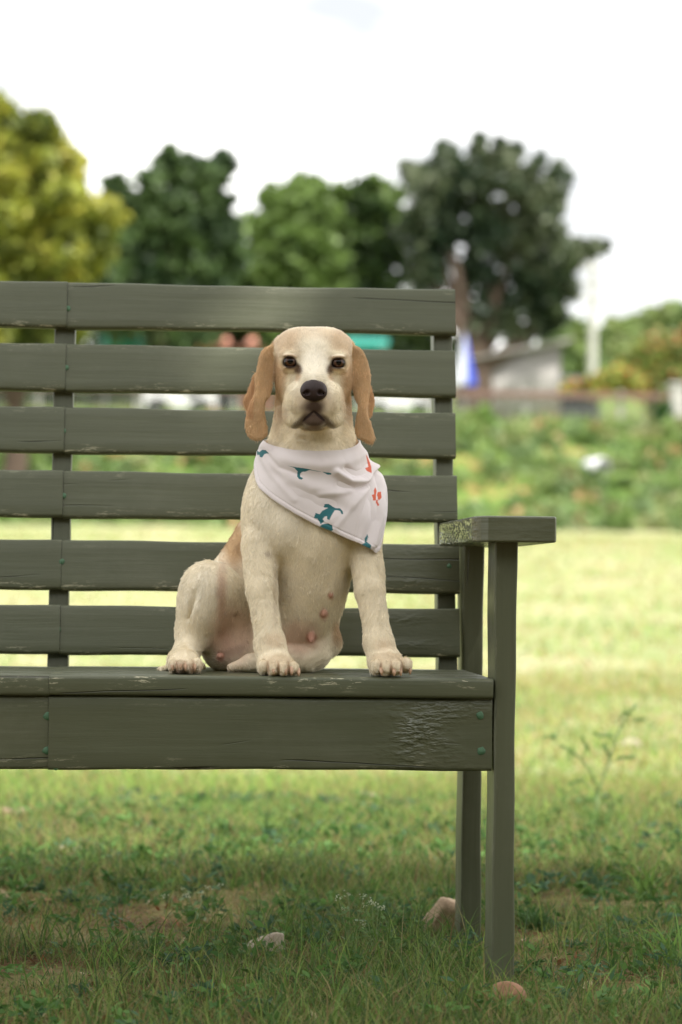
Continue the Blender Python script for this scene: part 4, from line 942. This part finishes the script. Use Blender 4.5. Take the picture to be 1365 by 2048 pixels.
        Fd.put(w_, dd.astype(np.float32), k*PXM, 'add')
    yf = lambda v_: float(np.interp(v_, [660, 700, 760, 820, 880], [.116, .108, .098, .088, .080])); yb = lambda v_: yf(v_)+.022
    flap([(205, 420), (175, 490), (140, 580), (112, 640), (120, 690), (145, 725), (170, 700), (215, 640), (240, 560), (240, 470)], yb, .0034, 5, 508, .002)
    flap([(395, 130), (345, 185), (285, 225), (250, 272), (232, 330), (218, 400), (207, 470), (208, 540), (196, 600), (165, 660), (142, 730), (130, 810), (133, 885), (162, 938), (215, 958), (268, 946), (298, 918), (300, 868), (287, 800), (277, 710), (288, 650), (322, 600), (342, 540), (352, 450), (358, 330), (385, 220)], yf, .0042, 9, 522, .0045)
    flap([(1128, 520), (1150, 600), (1162, 660), (1150, 720), (1130, 775), (1095, 750), (1080, 650), (1090, 560)], yb, .0034, 5, 742, .002)
    flap([(945, 130), (1000, 195), (1045, 228), (1078, 272), (1105, 330), (1121, 400), (1130, 480), (1125, 560), (1112, 640), (1106, 710), (1118, 790), (1142, 860), (1162, 930), (1155, 975), (1128, 988), (1085, 968), (1030, 935), (1012, 890), (1014, 820), (1028, 740), (1030, 670), (1008, 620), (992, 540), (982, 450), (972, 330), (955, 220)], yf, .0042, 9, 728, .0045)
    zz = Fd.ax[2].reshape(1, 1, -1); Fd.D = np.maximum(Fd.D, (SEAT_Z+.0012-zz)); return Fd
def dog_color(V):
    px, py = pr(V); Y = V[:, 1]; n = len(V)
    cream = np.array([.90, .81, .63]); tan = np.array([.56, .37, .20]); pink = np.array([.64, .36, .27]); dark = np.array([.035, .022, .016]); white = np.array([.90, .85, .74])
    c = np.tile(cream, (n, 1)); nz = fbm(V[:, 0]*60, V[:, 2]*60, 1, 2)-.5
    def blob(col, x, y, rx, ry, s_=1., yr=None, soft=1.2, rot=0.):
        nonlocal c
        u = (px-x)*math.cos(rot)+(py-y)*math.sin(rot); v = -(px-x)*math.sin(rot)+(py-y)*math.cos(rot); d = np.sqrt((u/rx)**2+(v/ry)**2)+nz*.35
        w_ = sstep((1.0+soft*.5-d)/soft)*s_
        if yr is not None: w_ = w_*(Y > yr[0])*(Y < yr[1])
        c = c*(1-w_[:, None])+np.array(col)*w_[:, None]
    blob(white, 560, 1000, 60, 80, .5); blob(white, 410, 1190, 40, 60, .5)
    # back and flank patch, knee
    blob(tan, 470, 1085, 26, 50, .95, (.17, 9)); blob(tan, 560, 1030, 140, 120, .9, (.25, 9)); blob(tan, 676, 1265, 12, 22, .8); blob(tan, 552, 1278, 22, 14, .35); blob(tan, 768, 1290, 18, 14, .35)
    blob(pink, 470, 1270, 40, 55, .55, (.10, 9)); blob(pink, 446, 1295, 22, 30, .35); blob(pink, 600, 1275, 40, 32, .55, (.09, 9)); blob((.50, .27, .17), 444, 1190, 9, 62, .6, soft=1.6)
    blob((.36, .22, .17), 470, 1300, 30, 8, .4, (.12, 9), rot=-.3)
    for x, y, r in ((662, 1190, 6), (648, 1227, 9), (623, 1275, 11), (441, 1312, 9)): blob((.60, .31, .24), x, y, r, r*1.2, .9, soft=.8)
    # head
    hd = py < 885
    blob(tan, 570, 683, 26, 24, .6, (.05, 9)); blob(tan, 685, 684, 26, 24, .6, (.05, 9)); blob(tan, 557, 760, 14, 50, .85); blob(tan, 700, 775, 15, 60, .9); blob(tan, 566, 748, 10, 16, .5); blob(tan, 690, 752, 10, 16, .5); blob(tan, 627, 665, 60, 16, .35)
    blob(white, 628, 722, 32, 48, .65); blob(white, 592, 755, 14, 30, .35); blob(white, 655, 760, 14, 30, .35); blob((.62, .46, .27), 583, 704, 22, 8, .25)
    blob(tan, 556, 800, 10, 60, .45, (.08, 9)); blob((.55, .36, .19), 598, 752, 5, 10, .6, rot=.3); blob((.55, .36, .19), 660, 752, 5, 10, .6, rot=-.3)
    blob((.13, .065, .035), 597, 737, 7, 10, .9, rot=-.6); blob((.13, .065, .035), 660, 738, 7, 10, .9, rot=.6)
    for ex, ey in ((580, 724), (677, 726)): blob((.34, .22, .12), ex, ey-11, 17, 4.5, .8, (-.1, .09)); blob((.42, .29, .17), ex, ey+12, 14, 4, .6, (-.1, .09))
    for ex, ey in ((580, 724), (677, 726)): blob((.035, .02, .014), ex, ey+.5, 15.6, 12.2, 1., (-.1, .09), .4)
    blob((.42, .26, .14), 628, 805, 34, 30, .45, (-.1, .06)); blob((.055, .030, .022), 628, 814, 21, 17, .95, (-.1, .06)); blob((.085, .045, .03), 604, 841, 25, 7.5, .75, (-.1, .06), rot=-.6); blob((.085, .045, .03), 652, 841, 25, 7.5, .75, (-.1, .06), rot=.6); blob((.075, .045, .03), 628, 841, 25, 15, .97, (-.1, .08), .7); blob((.26, .18, .12), 628, 857, 22, 5, .8, (-.1, .08), .7); blob((.02, .012, .01), 617, 832, 16, 3, .9, (-.1, .06), .5, rot=-.75); blob((.02, .012, .01), 639, 832, 16, 3, .9, (-.1, .06), .5, rot=.75)
    blob((.45, .25, .12), 568, 828, 8, 14, .3)
    # ears
    L_ = (px < 548-np.clip((py-700)*.06, 0, 8)) & (py > 672) & (py < 884) & (Y < .16) & (px > 480); R_ = (px > 704+np.clip((py-700)*.05, 0, 6)) & (py > 672) & (py < 890) & (Y < .16)
    e = (L_ | R_) & ~((py > 830) & (px > 538) & (px < 708)); ec = np.array([.64, .43, .23])*(1+.25*nz[:, None]); c[e] = (ec*np.ones((n, 3)))[e]
    r_ = e & ((px < 508) & (py < 835) | (px > 741) & (py < 835)); c[r_] = c[r_]*np.array([.95, .85, .8])
    # toes: tan between, paw soles
    for x in (536, 557, 577, 762, 782, 803): blob((.40, .24, .13), x, 1334, 2.5, 13, .75, (-.1, .05), 1.)
    for x in (354, 370, 387): blob((.35, .20, .11), x, 1334, 2.5, 13, .75, (-.1, .08), 1.)
    blob((.50, .34, .18), 560, 1320, 36, 12, .35, (-.1, .06)); blob((.50, .34, .18), 780, 1315, 36, 12, .35, (-.1, .06)); blob((.45, .27, .16), 369, 1336, 34, 14, .5, (-.1, .09)); blob((.09, .05, .035), 358, 1343, 14, 5, .7, (-.1, .09))
    blob((.28, .18, .11), 536, 1107, 7, 6, .45); blob((.34, .23, .14), 550, 1180, 5, 60, .25)  # shade of the chest dimple and foreleg crease painted into the coat
    return c*(1+.10*nz[:, None])
def make_dog():
    Fd = build_dog_field(); V, Q = Fd.surface(2)
    base = at(590, 1345, .15); base[2] = SEAT_Z
    t = empty('dog', tuple(base), 'cream and tan beagle sitting upright on the green bench facing the camera', 'dog')
    C = dog_color(V); m = Mat('dog_skin'); a = m.n('Attribute', attribute_name='Col'); fine = m.noise(260, 5, .7, None, (1, 1, .45))
    m.color(m.mix(m.math('MULTIPLY', fine, .5), a.outputs['Color'], m.mix(1., a.outputs['Color'], (.70, .62, .52), 'MULTIPLY'))); m.set(Roughness=.85); m.b.inputs['Specular IOR Level'].default_value = .2
    m.bump(fine, .5, .0016); m.b.inputs['Subsurface Weight'].default_value = .0
    body = mesh_np('body', V, Q, m.m, t, smooth=True, col=C)
    # outward normals
    A = V[Q[:, 2]]-V[Q[:, 0]]; B = V[Q[:, 3]]-V[Q[:, 1]]; fn = np.cross(A, B); ar = np.linalg.norm(fn, axis=1)*.5; fn /= (2*ar[:, None]+1e-12)
    cen = V[Q].mean(1)
    if np.mean(Fd.sample(cen+fn*.002)-Fd.sample(cen-fn*.002)) < 0:
        body.data.flip_normals(); fn = -fn
    # fur
    px, py = pr(cen); head = cen[:, 2] > at(0, 890, .1)[2]; keep = cen[:, 2] > SEAT_Z+.003
    for ex, ey in ((580, 724), (677, 726)): keep &= ~((((px-ex)/15.5)**2+((py-ey)/11.5)**2 < 1) & (cen[:, 1] < .09))
    keep &= ~((((px-628)/27)**2+((py-783)/23)**2 < 1) & (cen[:, 1] < .05))
    lum = C[Q[:, 0]]
    for x, y, r in ((662, 1190, 6), (648, 1227, 9), (623, 1275, 11), (441, 1312, 9)): keep &= ~(((px-x)**2+(py-y)**2) < (r*1.15)**2)
    wgt = ar*keep*np.where(cen[:, 1] > .22, .3, 1.)*np.where(fn[:, 1] > .5, .35, 1.)*np.where(head, 2.2, 1.); n = 380000
    fi = rng.choice(len(Q), n, p=wgt/wgt.sum()); u, v = rng.random((2, n, 1)); q = V[Q[fi]]; P = q[:, 0]*(1-u)*(1-v)+q[:, 1]*u*(1-v)+q[:, 2]*u*v+q[:, 3]*(1-u)*v
    guard = rng.random(n) < .07; nn = fn[fi]; px, py = px[fi], py[fi]; hd = head[fi]; nose = at(628, 775, .0)
    earm = hd & ((px < 546) | (px > 706)) & (py > 690) & (P[:, 1] < .16)
    flow = np.zeros((n, 3)); flow[:, 2] = -1; flow[:, 1] = -.05
    fh = P-nose; fh /= np.linalg.norm(fh, axis=1)[:, None]; up = np.clip((760-py)/60, 0, 1)[:, None]; fh = fh*(.45+.55*up)+np.array([0, 0, -1])*(.55-.55*up)
    flow = np.where((hd & ~earm)[:, None], fh, flow)
    paw = (P[:, 2] < SEAT_Z+.04) & ~hd; flow[paw] = (0, -1, -.5)
    flow[:, 0] += np.where(hd, 0, .5*np.sin(P[:, 2]*38+P[:, 0]*30)*.6)
    tg = flow-nn*(flow*nn).sum(1)[:, None]; tg /= np.linalg.norm(tg, axis=1)[:, None]+1e-6
    rnd = rng.normal(size=(n, 3))
    ln = np.where(hd, .0045, .0056); face = hd & ~earm & (P[:, 1] < .075); ln = np.where(face, .0042, ln); ln = np.where(paw, .0055, ln); ln = np.where(earm, .0055, ln)
    muz = (((px-628)/34)**2+((py-820)/34)**2 < 1) & face; ln = np.where(muz, .0018, ln); ln = np.where((((px-580)/24)**2+((py-724)/18)**2 < 1) | (((px-677)/24)**2+((py-726)/18)**2 < 1), .0018, ln)
    bel = ((px > 430) & (px < 520) & (py > 1230) & (py < 1330) & (P[:, 1] > .12)) | ((px > 570) & (px < 660) & (py > 1240) & (py < 1310)); ln = np.where(bel, .005, ln); sel = ~bel | (rng.random(n) < .45)
    ln = ln*rng.uniform(.6, 1.25, n)*np.where(guard, 1.45, 1.)
    cs = P*np.array([[210, 210, 150]]); cl = np.stack([np.sin(cs[:, 0]*1.1+2*np.sin(cs[:, 2]))+np.sin(cs[:, 1]*.9+cs[:, 2]*.6), np.sin(cs[:, 1]+cs[:, 0]*.7), np.sin(cs[:, 2]*.9+2*np.sin(cs[:, 0]*.8))], 1)*np.where(face, .02, .035)[:, None]
    d0 = tg*.90+nn*.34+rnd*.09+cl; d1 = tg*1.0+nn*.05+rnd*.11+cl
    P0 = P-nn*.0006; P1 = P0+d0*(ln*.5)[:, None]; P2 = P1+d1*(ln*.5)[:, None]
    col = C[Q[fi, 0]]*rng.uniform(.88, 1.08, (n, 1))*(1+.10*(cl.sum(1)/.35).clip(-1, 1))[:, None]
    col = col*np.where(guard, rng.choice([.88, .95, 1.1], n), 1.)[:, None]
    P0, P1, P2, col = P0[sel], P1[sel], P2[sel], col[sel]; rad = (np.where(hd, .00018, .00022)*np.where(guard, 1.9, 1.))[sel]
    # whiskers and brow bristles
    W = []
    for s_ in (-1, 1):
        for k in range(9):
            a = at(628+s_*rng.uniform(30, 50), rng.uniform(800, 836), .012); d = np.array([s_*rng.uniform(.5, 1), -.25, rng.uniform(-.35, .15)]); W.append((a, a+d*.018, a+d*.036+np.array([0, 0, -.007])))
    W = np.array(W); P0 = np.concatenate([P0, W[:, 0]]); P1 = np.concatenate([P1, W[:, 1]]); P2 = np.concatenate([P2, W[:, 2]]); col = np.concatenate([col, np.tile([[.75, .7, .6]], (len(W), 1))]); rad = np.concatenate([rad, np.full(len(W), .00014)])
    n = len(P0); hc = bpy.data.hair_curves.new('fur'); hc.add_curves([3]*n)
    pos = np.stack([P0, P1, P2], 1)-base; hc.attributes['position'].data.foreach_set('vector', pos.astype(np.float32).ravel())
    ra = hc.attributes.get('radius') or hc.attributes.new('radius', 'FLOAT', 'POINT'); ra.data.foreach_set('value', (rad[:, None]*np.array([1., .8, .15])).astype(np.float32).ravel())
    ca = hc.attributes.new('Col', 'FLOAT_COLOR', 'CURVE'); cc = np.ones((n, 4), np.float32); cc[:, :3] = col; ca.data.foreach_set('color', cc.ravel())
    fm = Mat('dog_fur'); a = fm.n('Attribute', attribute_name='Col'); fm.color(a.outputs['Color']); fm.set(Roughness=.45); fm.b.inputs['Specular IOR Level'].default_value = .4
    hc.materials.append(fm.m); fo = bpy.data.objects.new('fur', hc); link(fo, t)
    # eyes
    em = Mat('eye_brown'); tc = em.n('TexCoord'); g = em.n('VectorMath', operation='LENGTH'); mp = em.n('Mapping'); mp.inputs['Scale'].default_value = (1, 0, 1); em.l(tc.outputs['Object'], mp.inputs[0]); em.l(mp.outputs[0], g.inputs[0])
    em.color(em.ramp(em.math('MULTIPLY', g.outputs['Value'], 60), [(.24, (.004, .003, .003)), (.31, (.080, .034, .014)), (.46, (.050, .021, .010)), (.52, (.006, .004, .003)), (.62, (.02, .012, .01))])); em.set(Roughness=.05); em.b.inputs['Specular IOR Level'].default_value = .35
    EYE_Y = .0560
    for ex, ey in ((580.5, 724), (677, 726)):
        c = at(ex, ey, EYE_Y); bm = bmesh.new(); bmesh.ops.create_uvsphere(bm, u_segments=32, v_segments=20, radius=.0120)
        o = from_bm('eye', bm, em.m, t, True); o.data.transform(Matrix.Translation(t.location)); o.location = Vector(c)-Vector(t.location)
    # nose
    nf = Field(np.arange(nose[0]-.03, nose[0]+.03, .0006), np.arange(-.04, .04, .0006), np.arange(nose[2]-.035, nose[2]+.03, .0006))
    def E(px, py, Y, r, k=6, rot=None, op='add'): nf.ell(at(px, py, Y), [q*PXM for q in r], k*PXM, rot, op)
    E(628, 778, .004, (23, 14, 20), 6); E(628, 786, .004, (15, 13, 16), 8); E(613, 783, .003, (11.5, 11, 15), 7); E(643, 783, .003, (11.5, 11, 15), 7)
    for s_ in (-1, 1):
        E(628+s_*13, 785, -.012, (6.2, 13, 5.4), 3, op='sub'); nf.cone(at(628+s_*16, 788, -.009), at(628+s_*24, 785, .004), 2.2*PXM, 1.8*PXM, 2*PXM, op='sub')
    nf.cone(at(628, 786, -.0135), at(628, 805, -.010), 1.1*PXM, 1.3*PXM, 2*PXM, op='sub')
    nv, nq = nf.surface(2); nm = Mat('nose_skin'); nm.color(nm.mix(nm.noise(300, 4, .6), (.020, .012, .011), (.045, .027, .026))); nm.set(Roughness=.38); nm.b.inputs['Specular IOR Level'].default_value = .3
    vo = nm.n('TexVoronoi'); vo.inputs['Scale'].default_value = 900; tc = nm.n('TexCoord'); nm.l(tc.outputs['Object'], vo.inputs[0]); nm.bump(vo.outputs[0], .5, .0004)
    o = mesh_np('nose', nv, nq, nm.m, t, smooth=True); cn = nv[nq].mean(1); f_ = np.cross(nv[nq[:, 2]]-nv[nq[:, 0]], nv[nq[:, 3]]-nv[nq[:, 1]])
    if np.sum((cn-cn.mean(0))*f_) < 0: o.data.flip_normals()
    # claws
    cm = Mat('claw_horn'); cm.color(cm.mix(cm.noise(90, 3), (.40, .22, .13), (.62, .42, .28))); cm.set(Roughness=.4)
    for x, y, Y in ((547, 1340, -.006), (571, 1341, -.008), (583, 1342, -.006), (597, 1345, .004), (763, 1342, -.006), (788, 1343, -.008), (801, 1343, -.003), (820, 1340, .012), (361, 1331, .037), (371, 1333, .037), (389, 1334, .042), (345, 1333, .048)):
        a = at(x, y-6, Y+.008); b = at(x+.5, y+1, Y-.001); c = at(x+1, y+9, Y-.002); c[2] = max(c[2], SEAT_Z+.001)
        v, f = tube([a, b, c], [.0036, .0032, .0010], 8); v = np.concatenate([v, [c]]); mesh_np('claw', v, [f, np.array([(16+k, 16+(k+1) % 8, 24) for k in range(8)])], cm.m, t, smooth=True)
    return t, Fd
dog, DF = make_dog()
# ------------------------------------------------------------------ bandana
def inside_poly(px, py, poly):
    r = np.zeros(px.shape, bool); n = len(poly)
    for i in range(n):
        (x1, y1), (x2, y2) = poly[i], poly[(i+1) % n]
        if y1 == y2: continue
        r ^= ((y1 > py) != (y2 > py)) & (px < (x2-x1)*(py-y1)/(y2-y1)+x1)
    return r
TEAL_SHAPES = [crop(p) for p in (
    [(218, 1046), (240, 1062), (262, 1043), (290, 1044), (318, 1072), (300, 1072), (280, 1078), (262, 1105), (243, 1100), (240, 1082), (222, 1085)],
    [(470, 1170), (524, 1180), (600, 1190), (740, 1218), (700, 1214), (640, 1204), (610, 1215), (580, 1220), (566, 1235), (566, 1258), (590, 1272), (578, 1282), (556, 1278), (540, 1255), (545, 1215), (520, 1186)],
    [(745, 1218), (815, 1228), (812, 1242), (780, 1240)],
    [(762, 1478), (792, 1476), (828, 1500), (850, 1512), (885, 1512), (906, 1535), (910, 1560), (898, 1560), (885, 1535), (862, 1528), (842, 1530), (822, 1560), (800, 1605), (782, 1600), (778, 1575), (760, 1580), (745, 1600), (760, 1615), (730, 1640), (705, 1595), (676, 1588), (690, 1550), (722, 1560), (740, 1535), (790, 1508), (752, 1504)],
    [(724, 1655), (745, 1640), (790, 1632), (825, 1650), (828, 1685), (800, 1705), (760, 1685)],
    [(1104, 1718), (1112, 1740), (1100, 1775), (1105, 1790), (1130, 1805), (1134, 1850), (1118, 1876), (1085, 1865), (1055, 1840), (1055, 1805), (1085, 1790), (1082, 1755)])]
CORAL_SHAPES = [crop(p) for p in (
    [(1090, 1078), (1110, 1110), (1135, 1180), (1140, 1230), (1120, 1225), (1095, 1210), (1085, 1190), (1112, 1180), (1100, 1130)],
    [(1165, 1345), (1178, 1375), (1172, 1400), (1172, 1450), (1150, 1450), (1138, 1405), (1158, 1400), (1155, 1370)],
    [(1185, 1385), (1212, 1378), (1218, 1430), (1195, 1450), (1180, 1410)],
    [(1170, 1450), (1185, 1440), (1190, 1475), (1205, 1490), (1188, 1492), (1175, 1475)])]
def make_bandana():
    ax_ = at(627, 930, .155); NU, NV = 620, 300
    ph = np.linspace(-math.pi, math.pi, NU)
    topk = [(-180, 868), (-130, 872), (-100, 880), (-75, 884), (-52, 895), (-25, 905), (0, 908), (25, 904), (50, 894), (75, 880), (100, 876), (130, 870), (180, 868)]
    # lower edge: photo y over the angle round the neck, from the diagonal hem to the tip and up the far side
    botk = [(-180, 915), (-140, 912), (-115, 905), (-95, 908), (-84, 925), (-72, 950), (-58, 980), (-40, 1008), (-20, 1034), (0, 1056), (20, 1073), (38, 1090), (50, 1105), (54, 1111), (58, 1104), (66, 1060), (76, 1015), (90, 970), (112, 940), (140, 925), (180, 915)]
    dg = np.degrees(ph); top = np.interp(dg, [a for a, _ in topk], [b for _, b in topk]); bot = np.interp(dg, [a for a, _ in botk], [b for _, b in botk])
    ker = np.hanning(15); ker /= ker.sum(); sm1 = lambda a: np.convolve(np.concatenate([a[-30:], a, a[:30]]), ker, 'same')[30:-30]
    top = sm1(top); v = np.linspace(0, 1, NV)[None]; py = top[:, None]*(1-v)+bot[:, None]*v; z = ax_[2]-(py-930)*PXM*.985
    cph, sph = np.sin(ph)[:, None], -np.cos(ph)[:, None]
    axx = ax_[0]+0*z; axy = ax_[1]+0*z
    # march outward: last radius still inside the body
    r = np.full(z.shape, .05); rs = np.arange(.05, .165, .001)
    for q in rs:
        P = np.stack([axx+cph*q, axy+sph*q, z], -1).reshape(-1, 3); s_ = DF.sample(P).reshape(z.shape); r = np.where(s_ < 0, q, r)
    # drape: cloth bridges hollows, so take a running maximum then smooth
    def smooth(a, n, w_):
        k = np.hanning(w_+2)[1:-1]; k /= k.sum()
        for _ in range(n):
            b = np.concatenate([a[-w_:], a, a[:w_]]); b = np.apply_along_axis(lambda c: np.convolve(c, k, 'same'), 0, b)[w_:-w_]
            b2 = np.pad(b, ((0, 0), (w_, w_)), 'edge'); a = np.apply_along_axis(lambda c: np.convolve(c, k, 'same'), 1, b2)[:, w_:-w_]
        return a
    r0 = r.copy(); rm = r.copy()
    for s_ in (-24, -12, 12, 24): rm = np.maximum(rm, np.roll(r, s_, 0)-.006)
    r = np.maximum(smooth(rm, 3, 41), smooth(r0, 2, 17)-.001)+.0055
    P = np.stack([axx+cph*r, axy+sph*r, z], -1)
    # folds laid over it
    X_, Y_ = pr(P.reshape(-1, 3)); X_ = X_.reshape(z.shape); Y_ = Y_.reshape(z.shape); add = np.zeros(z.shape); fr = (np.abs(dg) < 125)[:, None]
    def seg(pts, w_, h):
        nonlocal add
        d = np.full(z.shape, 1e9)
        for (a, b), (c, e) in zip(pts, pts[1:]):
            t = np.clip(((X_-a)*(c-a)+(Y_-b)*(e-b))/((c-a)**2+(e-b)**2), 0, 1); d = np.minimum(d, np.hypot(X_-a-t*(c-a), Y_-b-t*(e-b)))
        add += h*np.exp(-(d/w_)**2)*fr
    seg([(530, 893), (560, 915), (600, 928), (640, 933), (690, 928), (730, 905)], 13, .0035); seg([(672, 945), (700, 962), (725, 962), (742, 945), (748, 920)], 7, .0055); seg([(690, 935), (712, 948), (730, 944), (738, 930)], 5, -.0035)
    seg([(680, 968), (710, 976), (738, 968), (752, 940)], 6, -.0035); seg([(752, 930), (762, 975), (758, 1030), (742, 1090)], 7, .0035); seg([(744, 950), (748, 990), (744, 1040), (728, 1080)], 7, -.0022)
    seg([(738, 958), (690, 985), (640, 990)], 6, .0014); seg([(742, 965), (705, 1010), (670, 1055)], 6, .0016); seg([(745, 970), (722, 1030), (712, 1075)], 5, -.0014); seg([(520, 905), (545, 950), (590, 1000)], 6, .0012); seg([(532, 900), (560, 935), (600, 950)], 5, -.0012)
    seg([(545, 925), (580, 958), (620, 975), (670, 985)], 12, .0022); seg([(560, 950), (620, 990), (690, 1020)], 14, -.0016); seg([(735, 975), (700, 1010), (660, 1040)], 12, .0014)
    r = r+add*1.5; v2 = v*np.ones_like(z); L_ = (bot-top)[:, None]*PXM; edge = (1-v2)*L_
    r = np.maximum(r, smooth(r0, 2, 21)+.0045)
    r = r+.0006*np.exp(-((edge-.004)/.0022)**2)-.0007*np.exp(-((edge-.0085)/.0016)**2)
    r += .0010*(fbm(dg[:, None]*.06+z*0, z*30, 1, 3)-.5)
    tri = sstep((v2-.15)/.85)*sstep((L_-.05)/.06); r = r+.004*tri
    P = np.stack([axx+cph*r, axy+sph*r, z], -1).reshape(-1, 3); px, pyy = pr(P)
    C = np.tile([[.72, .655, .65]], (len(P), 1)); front = (np.abs(dg) < 105)[:, None]*np.ones((1, NV), bool); front = front.ravel()
    for sh in TEAL_SHAPES: C[inside_poly(px, pyy, sh) & front] = (.032, .145, .165)
    for sh in CORAL_SHAPES: C[inside_poly(px, pyy, sh) & front] = (.62, .13, .07)
    gx, gy = np.meshgrid(np.arange(NU), np.arange(NV), indexing='ij')
    # the same print repeats on the sides and back, which the photo does not show
    for i, (a0, v0) in enumerate(((-150, .5), (-120, .4), (118, .3), (150, .6))):
        m = (((dg[gx.ravel()]-a0)/4.5)**2+((gy.ravel()/NV-v0)/.14)**2 < 1); C[m] = (.045, .20, .225) if i % 2 else (.78, .17, .09)
    st = (np.abs(edge-.0075) < .0004) & ((gx % 6) < 3); C[st.ravel()] *= .90
    i, j = np.meshgrid(np.arange(NU-1), np.arange(NV-1), indexing='ij'); a = (i*NV+j).ravel(); Q = np.stack([a, a+1, a+NV+1, a+NV], 1)
    m = Mat('bandana_cloth'); at_ = m.n('Attribute', attribute_name='Col'); m.color(at_.outputs['Color']); m.set(Roughness=.85); m.b.inputs['Specular IOR Level'].default_value = .2; m.b.inputs['Sheen Weight'].default_value = .15
    m.bump(m.noise(900, 2, .5), .25, .0004)
    t = empty('bandana', tuple(ax_), 'pale pink bandana with teal and coral dog prints tied round the dog neck', 'bandana')
    o = mesh_np('cloth', P, Q, m.m, t, smooth=True, col=C); so = o.modifiers.new('thickness', 'SOLIDIFY'); so.thickness = .0011; so.offset = 0
make_bandana()
